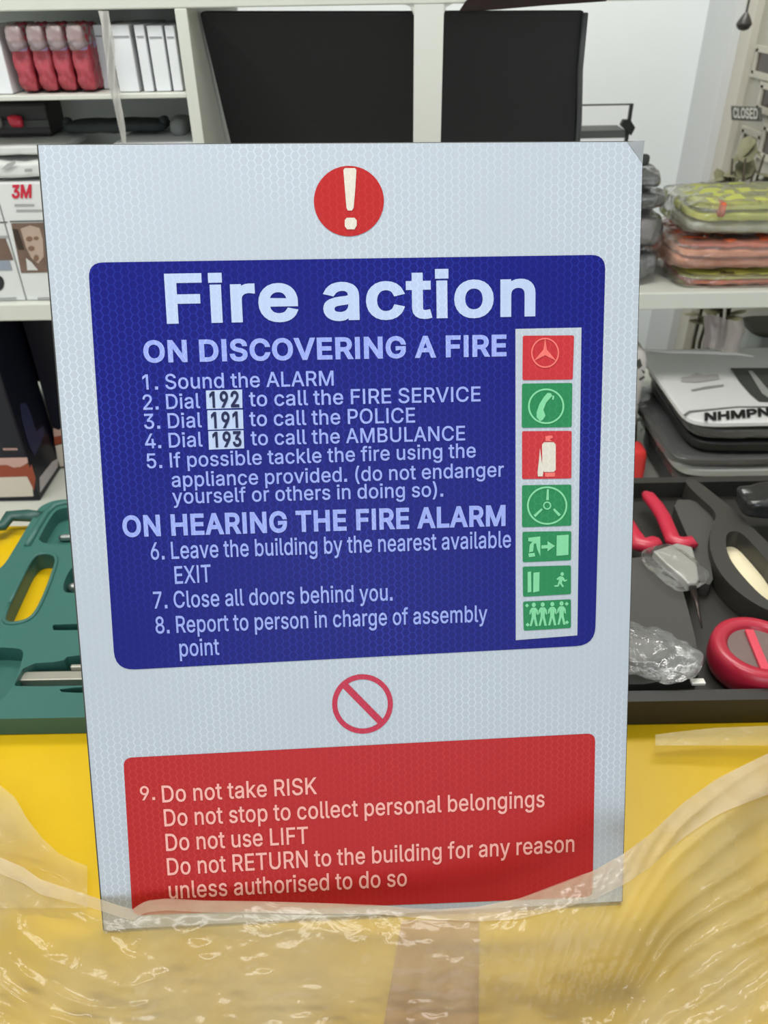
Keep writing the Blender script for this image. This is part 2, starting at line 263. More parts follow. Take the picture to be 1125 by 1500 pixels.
# letter outlines: character, advance, then contours in thousandths of the text size
GLYPH_DATA = '''
(273;89,207 92,264 101,324 114,384 132,441 153,494 177,539 236,539 191,428 161,313 154,258 151,207 160,115 188,16 236,-96 177,-96 139,-21 111,55 95,131
)273;37,-96 86,18 113,116 122,207 119,258 112,313 82,428 37,539 97,539 121,494 142,441 159,384 173,323 181,264 184,207 178,130 161,53 134,-22 97,-96
.188;50,-4 50,87 141,87 141,-4
1453;276,509 276,0 212,0 212,448 209,448 86,358 86,427 198,509
2453;64,0 64,47 234,229 282,282 311,327 318,348 320,371 317,397 308,419 293,436 273,449 250,457 224,460 196,457 172,447 153,433 139,413 130,390 127,362 66,362 71,405 86,442 111,473 143,496 182,511 225,516 268,511 306,497 337,474 361,445 376,411 381,372 378,345 371,318 357,290 336,259 267,180 153,60 153,57 389,57 389,0
3453;218,-7 173,-3 133,10 98,30 70,57 52,91 44,132 109,132 115,107 126,87 144,71 165,59 191,52 219,50 248,53 275,61 297,74 315,93 325,116 329,145 326,172 316,196 299,217 275,234 242,244 201,248 157,248 157,299 288,448 288,452 70,452 70,509 372,509 372,461 211,278 211,289 264,288 308,276 344,253 371,222 387,186 393,145 387,103 370,66 344,36 309,12 266,-2
4453;40,105 40,158 247,509 311,509 109,166 109,163 413,163 413,105;282,0 282,121 282,146 282,318 343,318 343,0
5453;221,-7 178,-2 140,11 108,32 83,60 66,93 60,130 122,130 127,108 138,89 154,73 173,60 196,52 221,50 250,53 276,64 298,82 314,104 324,131 328,162 324,193 314,221 297,244 275,262 248,273 218,277 167,268 145,258 128,246 67,253 96,509 366,509 366,452 151,452 134,301 136,301 155,315 178,325 203,331 229,334 263,330 294,321 321,306 345,285 364,260 379,231 388,199 391,163 385,117 369,76 343,41 309,15 268,-1
6453;226,-7 182,-1 142,15 109,40 84,74 69,115 64,162 68,199 80,239 102,285 137,340 252,509 322,509 151,261 145,261 165,288 196,307 235,314 278,309 316,295 346,271 370,240 384,201 389,157 384,112 368,73 343,39 310,14 271,-2;226,48 254,52 279,63 299,79 314,101 324,128 327,157 324,187 314,213 299,235 279,251 254,262 226,265 198,262 174,252 153,235 138,214 128,188 125,158 128,128 138,102 153,79 174,63 198,52
7453;97,0 323,448 323,452 62,452 62,509 391,509 391,449 165,0
8453;226,-7 178,-2 136,11 101,33 74,62 57,96 52,135 55,166 65,195 81,220 101,241 125,256 153,265 153,267 119,282 93,308 76,342 70,380 75,417 90,450 114,477 146,498 184,511 226,516 269,511 306,498 337,477 361,450 377,417 382,380 376,342 359,308 333,282 300,267 300,265 327,256 351,241 372,220 387,195 397,166 401,135 395,96 378,62 352,33 317,11 275,-2;226,49 258,52 285,60 307,74 323,91 333,113 337,139 333,165 322,189 305,208 283,223 256,232 226,235 196,232 169,223 147,208 130,189 119,165 115,139 119,113 129,91 145,74 167,60 195,52;226,290 252,292 274,300 293,313 307,330 316,351 319,376 316,399 308,420 294,437 275,449 252,457 226,460 200,457 177,449 159,437 145,420 136,399 133,376 136,351 145,330 159,313 178,300 201,292
9453;226,516 271,510 310,494 343,468 368,434 384,393 389,347 385,309 373,270 350,224 315,168 200,0 130,0 301,248 307,248 287,221 257,202 218,195 175,199 137,214 106,237 83,269 68,307 64,352 69,397 85,436 110,469 143,494 182,510;226,460 199,457 174,446 154,429 138,407 129,381 125,352 129,322 138,295 154,274 174,257 199,247 226,243 254,247 279,257 299,273 314,295 324,321 327,350 324,381 314,407 299,429 279,446 254,457
A480;16,0 201,509 276,509 463,0 395,0 287,302 264,372 232,478 245,478 213,371 191,302 85,0;110,142 110,199 370,199 370,142
B456;60,0 60,509 241,509 289,504 329,491 359,469 381,442 394,410 398,374 395,344 387,320 373,301 356,286 315,267 315,262 339,257 363,245 385,227 402,203 414,173 418,136 413,100 400,67 377,39 344,18 301,4 247,0;125,57 245,57 296,63 330,80 349,105 355,137 352,161 342,184 327,203 306,218 279,228 248,231 125,231;125,285 238,285 265,288 288,296 308,309 323,326 333,348 336,372 330,403 313,429 283,446 240,452 125,452
C510;267,-7 205,1 150,25 104,63 70,115 48,179 40,254 48,329 70,393 104,445 150,484 205,508 267,516 305,513 340,504 373,490 402,471 427,447 448,418 463,385 473,348 408,348 401,373 389,395 357,428 315,449 267,456 223,450 184,432 150,403 125,364 109,314 103,254 109,194 125,145 151,105 184,76 223,59 267,53 315,60 357,81 389,114 408,160 473,160 463,124 448,91 428,62 402,38 373,19 341,5 305,-4
D502;219,0 96,0 96,57 215,57 272,63 318,81 354,110 379,149 394,198 399,255 394,312 379,361 354,399 320,428 275,446 221,452 93,452 93,509 225,509 294,501 353,478 399,441 433,391 455,329 462,255 455,181 433,119 398,68 351,31 291,8;125,509 125,0 60,0 60,509
E419;60,0 60,509 372,509 372,452 125,452 125,286 355,286 355,229 125,229 125,57 375,57 375,0
F410;60,0 60,509 369,509 369,452 125,452 125,278 346,278 346,221 125,221 125,0
G520;269,-7 205,1 149,25 104,64 69,116 47,179 40,254 47,329 69,393 103,445 149,484 203,508 265,516 304,513 340,504 374,489 403,469 429,445 449,416 465,384 474,349 408,349 387,393 356,427 315,448 265,456 222,450 183,432 150,404 125,364 109,314 103,254 109,194 125,145 151,105 184,76 224,59 269,53 309,57 345,71 374,93 396,123 410,160 415,202 434,199 283,199 283,256 478,256 478,200 471,141 451,91 419,50 377,19 326,0
H517;60,0 60,509 125,509 125,289 392,289 392,509 457,509 457,0 392,0 392,232 125,232 125,0
I192;64,0 64,509 128,509 128,0
K467;104,145 104,216 139,261 174,303 212,344 364,509 448,509 231,276 228,276;60,0 60,509 125,509 125,334 124,225 125,193 125,0;372,0 188,259 228,309 449,0
L393;60,0 60,509 125,509 125,57 361,57 361,0
M628;60,0 60,509 152,509 277,187 287,159 299,123 311,84 322,49 307,49 318,83 330,121 342,158 352,187 476,509 568,509 568,0 504,0 504,291 504,327 505,369 506,413 507,457 513,457 498,409 482,363 467,322 456,291 342,0 286,0 170,291 159,321 145,361 129,408 112,457 119,457 120,416 121,372 122,328 122,291 122,0
N523;60,0 60,509 136,509 343,183 363,151 388,107 414,55 405,54 401,108 399,157 399,195 399,509 463,509 463,0 387,0 202,290 177,331 148,381 108,452 119,454 122,384 124,328 125,291 125,0
O533;267,-7 205,1 150,25 105,63 70,115 48,179 40,254 48,329 70,393 105,445 150,484 205,508 267,516 329,508 384,484 429,445 464,393 486,329 493,254 486,179 464,115 429,63 384,25 329,1;267,53 310,59 349,76 383,105 408,144 425,194 430,254 425,314 408,365 383,404 349,433 310,450 267,456 223,450 184,433 151,404 125,364 109,314 103,254 109,194 125,144 151,105 184,76 223,59
P445;60,0 60,509 235,509 289,503 332,487 366,462 390,430 404,391 409,348 404,304 390,265 366,233 332,207 289,191 235,186 109,186 109,242 233,242 269,246 297,256 318,272 333,294 342,319 344,348 342,376 333,402 318,423 297,439 268,449 232,452 125,452 125,0
R449;60,0 60,509 236,509 290,504 333,489 367,465 390,433 405,395 409,352 405,309 390,271 367,240 333,217 289,203 236,198 96,198 96,255 234,255 269,258 298,267 319,281 334,300 342,324 345,352 342,380 334,405 319,425 298,440 269,449 233,452 125,452 125,0;353,0 230,229 303,229 428,0
S447;224,-9 172,-4 128,9 91,31 64,60 46,96 38,137 104,137 110,110 123,88 142,71 166,59 194,52 224,49 257,52 286,60 311,74 329,92 341,114 346,139 342,161 332,179 316,193 296,205 245,222 184,239 128,260 86,289 60,326 52,372 58,413 75,448 102,476 138,498 180,511 227,516 275,511 316,498 351,476 377,449 394,415 401,378 337,378 326,412 302,437 267,453 225,459 194,456 167,448 145,435 129,418 118,398 115,376 119,352 131,334 148,319 169,308 212,293 264,279 312,264 359,238 379,220 395,198 405,171 408,139 403,99 386,64 360,34 323,11 278,-4
T449;32,452 32,509 417,509 417,452 257,452 257,0 193,0 193,452
U517;259,-8 203,-2 154,15 114,43 85,80 66,124 60,173 60,509 124,509 124,178 128,144 141,113 160,87 187,68 220,56 259,52 298,56 331,68 357,87 377,113 389,144 393,178 393,509 457,509 457,173 451,124 433,80 403,43 363,15 315,-2
V480;204,0 16,509 84,509 192,206 215,137 248,31 235,31 267,138 290,206 395,509 463,509 278,0
W686;155,0 16,509 82,509 163,196 175,145 187,94 197,40 189,40 200,94 211,145 224,196 306,509 380,509 462,196 474,145 486,94 497,40 488,40 499,94 510,145 523,196 603,509 670,509 530,0 455,0 368,323 351,391 336,475 350,475 335,395 318,323 230,0
X474;18,0 217,284 217,236 29,509 104,509 178,400 204,361 223,329 243,292 232,292 252,329 272,361 298,400 374,509 446,509 259,239 259,287 456,0 382,0 292,129 268,165 250,195 230,231 244,231 225,196 206,166 182,129 91,0
a389;160,-9 126,-5 94,5 68,22 48,45 35,73 30,108 34,138 43,161 58,179 78,193 125,211 178,220 234,227 265,235 273,243 276,255 276,257 273,279 267,297 256,311 240,322 220,329 196,331 171,329 149,322 118,301 100,274 41,291 57,322 79,346 104,364 133,375 163,382 194,384 239,379 286,360 306,343 322,320 333,290 337,251 337,0 277,0 277,52 272,52 252,25 215,1 190,-6;170,45 202,49 228,59 248,74 263,93 272,115 276,138 276,190 259,182 231,176 200,171 175,168 134,159 117,150 103,139 95,124 92,105 94,87 102,72 114,61 130,52
b424;229,-8 198,-5 172,4 138,31 118,59 112,59 112,0 53,0 53,509 114,509 114,319 118,319 137,346 171,373 197,381 229,384 274,378 313,361 345,332 370,293 385,245 390,189 385,133 370,84 346,45 313,16 274,-2;220,47 253,51 279,66 301,88 316,117 325,151 328,189 325,227 316,261 301,290 280,311 253,325 220,330 188,325 161,312 140,291 125,263 116,229 113,189 116,150 125,115 140,86 162,65 188,51
c396;207,-8 159,-2 117,16 82,46 56,85 40,133 34,187 40,243 56,291 82,330 117,360 159,378 207,384 260,377 305,356 340,322 362,277 303,262 290,289 270,311 242,325 207,330 173,325 145,310 124,287 108,258 99,224 96,187 99,151 108,117 124,89 145,66 173,51 207,46 243,52 271,66 292,89 304,117 363,102 354,78 341,56 306,21 261,-1
d424;195,-8 151,-2 111,16 79,45 55,84 39,133 34,189 39,245 55,293 79,332 112,361 151,378 196,384 228,381 253,373 287,346 306,319 311,319 311,509 372,509 372,0 313,0 313,59 307,59 287,31 252,4 227,-5;205,47 236,51 263,65 284,86 299,115 309,150 312,189 309,229 300,263 284,291 263,312 237,325 205,330 172,325 145,311 124,290 108,261 99,227 96,189 99,151 109,117 124,88 145,66 172,51
e404;212,-8 161,-2 117,16 82,46 56,85 40,132 34,187 39,242 55,290 81,329 115,359 157,378 205,384 236,382 266,374 294,361 319,341 341,315 357,282 368,242 371,194 371,169 75,169 75,221 338,221 310,202 307,237 298,269 283,294 263,314 237,326 205,330 173,326 146,313 125,294 109,270 99,241 96,211 96,178 100,139 110,106 128,80 151,61 179,50 212,46 254,53 285,73 306,105 365,91 353,63 335,39 311,19 283,4 249,-5
f254;228,379 228,327 6,327 6,379;81,0 81,432 84,461 96,486 113,505 135,519 161,527 187,530 222,527 243,521 227,468 215,472 195,474 171,470 154,460 145,443 142,419 142,0
g425;207,-151 168,-148 134,-140 105,-127 82,-110 64,-91 51,-69 101,-41 122,-66 154,-88 178,-95 207,-97 249,-92 282,-75 304,-47 311,-6 311,68 306,68 287,41 252,16 227,8 195,5 152,10 113,27 80,53 55,90 39,136 34,191 39,246 55,293 80,332 112,361 152,378 196,384 228,382 253,373 288,346 308,319 313,319 313,379 372,379 372,-9 367,-54 350,-90 324,-117 291,-136 251,-147;205,59 237,63 264,75 285,95 300,121 309,154 312,193 309,231 300,264 285,291 264,312 237,325 205,330 172,325 145,312 124,290 109,262 99,229 96,193 99,155 109,123 124,96 145,76 172,63
h410;114,227 114,0 53,0 53,509 114,509 114,287 102,287 124,332 152,362 187,379 227,384 264,380 295,369 321,349 341,321 353,285 357,240 357,0 296,0 296,235 290,275 273,304 246,323 210,329 184,326 161,317 141,303 126,283 117,257
i167;53,0 53,379 114,379 114,0;41,448 41,509 126,509 126,448
k381;110,137 110,212 121,212 284,379 360,379 184,199 177,199;53,0 53,509 114,509 114,0;294,0 148,186 191,229 372,0
l189;139,-2 101,3 74,20 58,47 53,84 53,509 114,509 114,99 115,77 120,62 130,54 146,52 160,53 170,54 181,3 162,-1
m610;53,0 53,379 112,379 112,295 108,295 118,323 132,346 151,363 172,376 195,384 219,386 257,380 287,361 309,331 321,295 312,295 322,321 337,343 357,361 381,375 407,383 437,386 468,383 497,372 522,354 541,328 553,296 557,255 557,0 496,0 496,254 490,289 473,313 447,326 419,330 395,328 374,320 358,307 345,290 338,270 335,247 335,0 274,0 274,260 269,288 253,311 229,326 199,330 178,328 158,320 140,307 126,289 117,266 114,238 114,0
n410;114,227 114,0 53,0 53,379 112,379 112,287 102,287 124,332 152,362 187,379 227,384 264,380 295,369 321,349 341,321 353,285 357,240 357,0 296,0 296,235 290,275 273,304 246,323 210,329 184,326 161,317 141,303 126,283 117,257
o415;207,-8 159,-2 117,16 82,46 56,85 40,133 34,187 40,243 56,291 82,330 117,360 159,378 207,384 256,378 299,360 333,330 359,291 376,243 381,187 376,133 359,85 333,46 299,16 256,-2;207,46 242,51 270,66 292,89 307,117 316,151 319,187 316,224 307,258 292,287 270,310 242,325 207,330 173,325 145,310 124,287 108,258 99,224 96,187 99,151 108,117 124,89 145,66 173,51
p424;53,-143 53,379 112,379 112,319 118,319 137,346 171,373 197,381 229,384 274,378 313,361 345,332 370,293 385,245 390,189 385,133 370,84 346,45 313,16 274,-2 229,-8 198,-5 173,4 138,31 118,59 114,59 114,-143;220,47 253,51 279,66 301,88 316,117 325,151 328,189 325,227 316,261 301,290 280,311 253,325 220,330 188,325 161,312 140,291 125,263 116,229 113,189 116,150 125,115 140,86 162,65 188,51
r259;53,0 53,379 112,379 112,321 115,321 130,347 152,367 181,380 213,385 229,384 243,384 243,322 230,324 207,326 182,323 159,315 140,301 126,284 117,262 114,237 114,0
s365;182,-8 145,-5 112,3 84,18 62,38 45,63 36,94 94,107 105,79 124,60 150,49 181,45 217,50 244,62 262,81 268,103 265,121 254,136 237,147 212,155 149,170 104,186 72,208 53,237 47,274 51,305 65,332 87,354 115,370 149,381 187,384 223,381 254,372 279,358 299,339 314,316 324,290 268,277 258,298 243,316 219,328 187,333 156,329 131,317 114,299 109,277 112,258 124,243 144,232 172,223 229,209 275,194 306,171 325,142 331,107 326,75 312,47 290,24 260,6 223,-5
t227;204,379 204,327 6,327 6,379;65,471 126,471 126,98 128,76 136,61 150,53 170,50 185,51 202,54 213,2 192,-3 168,-4 125,2 92,21 72,52 65,93
u410;182,-5 146,-1 115,11 89,31 69,59 57,95 53,139 53,379 114,379 114,144 119,105 137,75 164,56 200,50 226,53 249,62 268,77 283,97 293,122 296,153 296,379 357,379 357,0 298,0 298,92 307,92 286,47 257,17 222,0
v389;163,0 17,379 84,379 165,155 187,87 206,21 184,21 203,87 224,155 305,379 371,379 226,0
y389;47,-139 61,-86 71,-87 104,-89 118,-84 130,-74 141,-58 151,-36 163,-1 17,379 84,379 165,155 187,87 206,21 184,21 202,87 224,155 305,379 371,379 204,-58 177,-107 159,-124 139,-136 117,-143 91,-145 65,-143
'''
GLYPHS = {}
for _ln in GLYPH_DATA.strip('\n').split('\n'):
    _h, *_cs = _ln.split(';')
    GLYPHS[_h[0]] = (int(_h[1:]), [[tuple(int(k) for k in p.split(',')) for p in c.split()] for c in _cs])
_gc = {}
def glyph(ch, bold):
    if (ch, bold) not in _gc:
        loops = []
        for lp in GLYPHS[ch][1]:
            if bold:                           # outlines wind clockwise, holes the other way: pushing left of travel thickens both
                n = len(lp); q = []
                for i in range(n):
                    a, b, c = Vector(lp[i - 1]), Vector(lp[i]), Vector(lp[(i + 1) % n])
                    d1, d2 = (b - a).normalized(), (c - b).normalized()
                    n1, n2 = Vector((-d1.y, d1.x)), Vector((-d2.y, d2.x)); m = n1 + n2
                    k = max(0.35, 1 + n1.dot(n2)); m = m / k
                    q.append(tuple(b + m * bold))
                lp = q
            loops.append(lp)
        _gc[(ch, bold)] = fill(loops)
    return _gc[(ch, bold)]
CAP = 509.0
def lettering(mb, text, fn, bold=0.0, track=0.0):
    """fn(x, y) maps text space (x 0..1 over the line, y 0..1 over the capital height) to a 3-D point."""
    x = 0; items = []
    for ch in text:
        if ch == ' ': x += 175 + track; continue
        items.append((ch, x)); x += GLYPHS[ch][0] + track
    x0 = min(v[0] for v in glyph(items[0][0], bold)[0]); ch, xl = items[-1]
    x1 = xl + max(v[0] for v in glyph(ch, bold)[0])
    for ch, xo in items:
        V, F = glyph(ch, bold)
        mb.add([fn((v[0] + xo - x0) / (x1 - x0), v[1] / CAP) for v in V], F)
    return mb
# ------------------------------------------------------------------ the setting
TABLE, BALE = CZ - 0.66, CZ - 0.5427
YB = 2.2
XW = at(1012, 150, YB).x
M_wall = mat('wall_paint', (226, 230, 230), 0.75, 0.2, bump=0.05, bscale=80)
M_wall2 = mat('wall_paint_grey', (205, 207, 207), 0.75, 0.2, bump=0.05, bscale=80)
M_lam = mat('white_laminate', (208, 210, 200), 0.45, 0.35, var=0.02, vscale=12)
struct(MB().span((-1.6, -2.2, -0.06), (XW + 0.1, YB + 0.1, 0)).build('floor', mat('floor_tile', (176, 172, 164), 0.4, 0.4, var=0.08, vscale=6), origin=(0, 0, 0)))
struct(MB().span((-1.6, -2.2, 2.65), (XW + 0.1, YB + 0.1, 2.72)).build('ceiling', mat('ceiling_paint', (232, 232, 228), 0.8, 0.1, var=0.01), origin=(0, 0, 2.65)))
struct(MB().span((-1.6, YB, 0), (XW + 0.1, YB + 0.1, 2.65)).build('wall_back', M_wall, origin=(0, YB, 0)))
struct(MB().span((-1.6, -2.2, 0), (-1.5, YB, 2.65)).build('wall_left', M_wall, origin=(-1.5, 0, 0)))
# right wall, with the doorway cut out of it
DY0, DY1 = 1.12, 2.03
DTOP = 2.1
w = MB(); w.span((XW, DY1, 0), (XW + 0.1, YB, 2.65)); w.span((XW, -2.2, 0), (XW + 0.1, DY0, 2.65)); w.span((XW, DY0, DTOP), (XW + 0.1, DY1, 2.65))
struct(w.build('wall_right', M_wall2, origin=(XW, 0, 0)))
door = MB()
for a, b in (((XW + 0.02, DY0, 0), (XW + 0.06, DY0 + 0.06, DTOP)), ((XW + 0.02, DY1 - 0.06, 0), (XW + 0.06, DY1, DTOP)),
             ((XW + 0.02, DY0, DTOP - 0.07), (XW + 0.06, DY1, DTOP)), ((XW + 0.02, DY0, 0), (XW + 0.06, DY1, 0.12))): door.span(a, b)
door = struct(door.build('door_1', mat('door_frame_cream', (196, 192, 180), 0.5, 0.3, var=0.03), origin=(XW + 0.04, DY0, 0)))
MB().span((XW + 0.036, DY0 + 0.06, 0.12), (XW + 0.044, DY1 - 0.06, DTOP - 0.07)).build('pane', mat('hazy_glass', (168, 165, 152), 0.25, 0.4, var=0.08, vscale=5), door)
M_mun = mat('door_bar_pale', (186, 182, 168), 0.5, 0.3)
M_dgl = mat('dark_glass', (66, 54, 46), 0.2, 0.5, var=0.25, vscale=7)
for (x0, x1, y0, y1) in ((1107, 1150, 74, 114), (1114, 1150, 128, 166), (1085, 1111, 192, 242), (1117, 1150, 190, 236)):
    q0, q1 = onx(x0, (y0 + y1) / 2, XW + .034), onx(x1, (y0 + y1) / 2, XW + .034); zt, zb = onx((x0 + x1) / 2, y0, XW + .034).z, onx((x0 + x1) / 2, y1, XW + .034).z
    p = MB().span((XW + .034, q1.y, zb), (XW + .0375, q0.y, zt)).build('pane', M_dgl, door); p['label'] = 'dark brown pane'
    b = MB()
    for z in (zb, zt): b.span((XW + .030, q1.y - .012, z - .006), (XW + .036, q0.y + .012, z + .006))
    for y in (q1.y, q0.y): b.span((XW + .030, y - .006, zb), (XW + .036, y + .006, zt))
    b.build('glazing_bar', M_mun, door)

# display table under everything
t = thing('display_table', (0, 0.75, 0), 'white table under the yellow pack and the shelving', 'table')
MB().span((-1.0, 0.04, TABLE - 0.03), (XW - 0.02, 1.45, TABLE)).build('table_top', M_lam, t, bevel=0.003)
for x in (-0.95, XW - 0.08):
    for y in (0.09, 1.40): MB().span((x - 0.025, y - 0.025, 0), (x + 0.025, y + 0.025, TABLE - 0.03)).build('leg', M_lam, t, bevel=0.003)

# white shelving standing on the table
SY0, SY1 = 1.02, 1.40
zA = at(0, 17, SY0).z; zB0 = at(130, 146, SY0).z; zB1 = at(130, 138.5, SY0).z; zC0 = at(0, 471, SY0).z; zC1 = at(0, 446, SY0).z
xD0, xD1 = at(256, 20, SY0).x, at(274, 20, SY0).x
xP0, xP1 = at(606, 100, SY0).x, at(648, 100, SY0).x
XL, XR = -0.80, 0.78
sh = thing('shelving_unit', (0, SY0, TABLE), 'white shelving with a pale post standing behind the sign', 'shelf')
MB().span((XL, SY0, zA), (XR, SY1, zA + 0.02)).build('shelf_board', M_lam, sh, bevel=0.0015)
MB().span((XL, SY0, zB0), (xD0, SY1, zB1)).build('shelf_board', M_lam, sh, bevel=0.001)
MB().span((XL, SY0, zC0), (XR, SY1, zC1)).build('shelf_board', M_lam, sh, bevel=0.002)
MB().span((xD0, SY0, zC1), (xD1, SY1, zA)).build('upright', M_lam, sh, bevel=0.001)
p = MB(); p.span((xP0, SY0 - .0012, TABLE + .0006), (xP1, SY0 - .0002, zA)); p.span((xP0, SY0 + .0002, TABLE + .0006), (xP1, SY0 + .03, zC0 - .0003))
g = 0.010
for sx, x in ((-1, xP0), (1, xP1)):           # small curved gussets where the post meets the top board
    lo = [Vector((x, SY0 + 0.002, zA)), Vector((x + sx * g, SY0 + 0.002, zA)), Vector((x + sx * g * .3, SY0 + 0.002, zA - g * .3)), Vector((x, SY0 + 0.002, zA - g))]
    p.prism(lo, [v + Vector((0, 0.026, 0)) for v in lo])
p.build('post', mat('post_paint', (216, 217, 209), 0.45, 0.35, var=0.01), sh)
for x in (XL, XR - 0.02): MB().span((x, SY0 + 0.05, TABLE + .0006), (x + 0.02, SY1, zA)).build('upright', M_lam, sh, bevel=0.001)
MB().span((XL + 0.02, SY0 + .205, zC1), (xD0, SY0 + .213, zA)).build('back_panel', mat('back_panel_grey', (214, 216, 208), 0.6, 0.2, var=0.03), sh)
MB().span((XL + 0.02, SY1 - 0.008, TABLE + 0.02), (-0.1, SY1, zC0)).build('back_panel', mat('back_panel_shade', (34, 32, 29), 0.6, 0.2, var=0.1), sh)  # shade of the lower bay put into the panel colour as near-black

# ------------------------------------------------------------------ yellow pack
M_yel = mat('yellow_vinyl', (198, 163, 9), 0.38, 0.35, var=0.12, vscale=9, bump=0.04, bscale=20)
def sstep(a, b, x): t = max(0, min(1, (x - a) / (b - a))); return t * t * (3 - 2 * t)
def bale_z(x, y):
    left = 0.0074 * (1 - sstep(-0.2, 0.17, x)) * (1 - sstep(0.30, 0.40, y))
    front = 1 - sstep(0.215, 0.262, y)
    lump = 0.004 * noise.noise(Vector((x * 9, y * 14, 1.3))) + 0.0025 * noise.noise(Vector((x * 24, y * 30, 4.1)))
    return BALE + left + front * (lump - 0.003)
X0, X1, Y0, Y1 = -0.62, 0.64, 0.14, 0.79
def bale_pt(u, v):                            # a closed, soft-edged slab
    x = X0 + (X1 - X0) * u; y = Y0 + (Y1 - Y0) * v
    e = min(x - X0, X1 - x, y - Y0, Y1 - y); r = 0.03
    z = bale_z(x, y) - (r - math.sqrt(max(0, r * r - max(0, r - e) ** 2)))
    return Vector((x, y, z))
bale = thing('yellow_pack', (0, 0.5, TABLE), 'yellow vinyl pack under the sign and both tool cases', 'pack')
b = MB(); NU, NV = 150, 110; b.grid(bale_pt, NU, NV)
ring = [i for i in range(NU + 1)] + [j * (NU + 1) + NU for j in range(1, NV + 1)] + [NV * (NU + 1) + i for i in range(NU - 1, -1, -1)] + [j * (NU + 1) for j in range(NV - 1, 0, -1)]
nb = len(b.v); b.v += [(b.v[i][0], b.v[i][1], TABLE + 0.001) for i in ring]
n = len(ring); b.f += [(ring[i], nb + i, nb + (i + 1) % n, ring[(i + 1) % n]) for i in range(n)]; b.f.append(tuple(nb + i for i in range(n)))
b.build('vinyl_cover', M_yel, bale, smooth=True)
tp = MB()
ta, tb = on(590, 1345, BALE).x, on(701, 1345, BALE).x
tc0, td0 = on(562, 1500, BALE).x, on(701, 1500, BALE).x
ya, yb = on(640, 1352, BALE).y, 0.16
def tape_pt(u, v):
    y = ya + (yb - ya) * v; k = (y - on(640, 1345, BALE).y) / (on(640, 1500, BALE).y - on(640, 1345, BALE).y)
    l = ta + (tc0 - ta) * k; r = tb + (td0 - tb) * k
    x = l + (r - l) * u
    return Vector((x, y, bale_z(x, y) + 0.0012 + 0.0008 * abs(math.sin(u * 9))))
tp.grid(tape_pt, 24, 40); tp.build('tape_band', mat('tan_tape', (162, 118, 56), 0.4, 0.4, var=0.12, vscale=18), bale, smooth=True)
# ------------------------------------------------------------------ the fire action sign
SP0 = CAM + Vector((-0.19837, 0.49584, -0.0782)); SU = Vector((0.99865, 0.04834, -0.019)).normalized()
SV = Vector((0.004, -0.43626, -0.89981)); SV = (SV - SU * SV.dot(SU)).normalized(); SN = SU.cross(SV).normalized()
SW, SH = 0.36, 0.505
foot = SP0 + SU * (SW / 2) + SV * SH
sign = thing('fire_action_sign', foot, 'white rectangular fire action sign with blue and red panels leaning on the yellow pack', 'sign')
sx, sy, sz = SU, -SV, -SN
sign.matrix_world = Matrix(((sx.x, sy.x, sz.x, foot.x), (sx.y, sy.y, sz.y, foot.y), (sx.z, sy.z, sz.z, foot.z), (0, 0, 0, 1)))
def sg(px, py):                               # a point of the sign face, metres from its foot centre
    d = ray(px, py); k = (SP0 - CAM).dot(SN) / d.dot(SN); q = CAM + d * k - foot
    return q.dot(sx), q.dot(sy)
def spart(mb, name, m, parent=None, smooth=False, bevel=0.0):
    me = bpy.data.meshes.new(name); me.from_pydata([tuple(v) for v in mb.v], [], mb.f); me.materials.append(m)
    o = bpy.data.objects.new(name, me); C.objects.link(o); o.parent = parent or sign
    if smooth:
        for p in me.polygons: p.use_smooth = True
    if bevel:
        md = o.modifiers.new('bevel', 'BEVEL'); md.width = bevel; md.segments = 2; md.limit_method = 'ANGLE'
    return o
H_white = hex_mat('sheeting_white', (181, 189, 198), (210, 218, 227))
H_blue = hex_mat('sheeting_blue', (9, 16, 114), (40, 54, 168))
H_red = hex_mat('sheeting_red', (178, 36, 38), (194, 58, 56))
H_lett = hex_mat('sheeting_lettering', (146, 160, 226), (178, 192, 240))
H_title = hex_mat('sheeting_title', (178, 194, 224), (198, 211, 235))
H_pink = hex_mat('sheeting_pink_lettering', (238, 172, 162), (244, 190, 180))
H_tred = hex_mat('sheeting_tile_red', (190, 46, 52), (206, 76, 78))
H_green = hex_mat('sheeting_tile_green', (36, 128, 78), (58, 148, 96))
H_mint = hex_mat('sheeting_mint', (126, 204, 152), (144, 214, 168))
H_salm = hex_mat('sheeting_salmon', (232, 112, 104), (240, 132, 122))
H_cream = hex_mat('sheeting_cream', (214, 206, 192), (230, 224, 212))
H_navy = hex_mat('sheeting_navy', (28, 34, 72), (50, 58, 104))
H_rose = hex_mat('sheeting_rose', (186, 48, 72), (200, 70, 92))

def flat(loops, z):
    V, F = fill(loops); m = MB(); m.add([(x, y, z) for x, y in V], F)
    for i, f in enumerate(m.f):               # face the viewer
        a, b, c = (m.v[k] for k in f[:3])
        if (b[0] - a[0]) * (c[1] - a[1]) - (b[1] - a[1]) * (c[0] - a[0]) < 0: m.f[i] = tuple(reversed(f))
    return m
def pix(pts): return [sg(*p) for p in pts]
def rrect(c4, r, n=6):
    P = [Vector(p) for p in pix(c4)]; out = []
    for i in range(4):
        a, b, c = P[i - 1], P[i], P[(i + 1) % 4]; u, v = (a - b).normalized(), (c - b).normalized(); rr = r[i] if isinstance(r, (list, tuple)) else r
        for k in range(n + 1):
            t = k / n; out.append(tuple(b + u * rr * (1 - t) ** 2 + v * rr * t ** 2))
    return out
def disc(cx, cy, rx, ry=None, n=48, rot=0): 
    ry = ry or rx; return pix([(cx + rx * math.cos(2 * math.pi * k / n), cy + ry * math.sin(2 * math.pi * k / n)) for k in range(n)])
def ringl(cx, cy, rx, ry, t): return [ccw(disc(cx, cy, rx, ry)), ccw(disc(cx, cy, rx - t, ry - t), -1)]
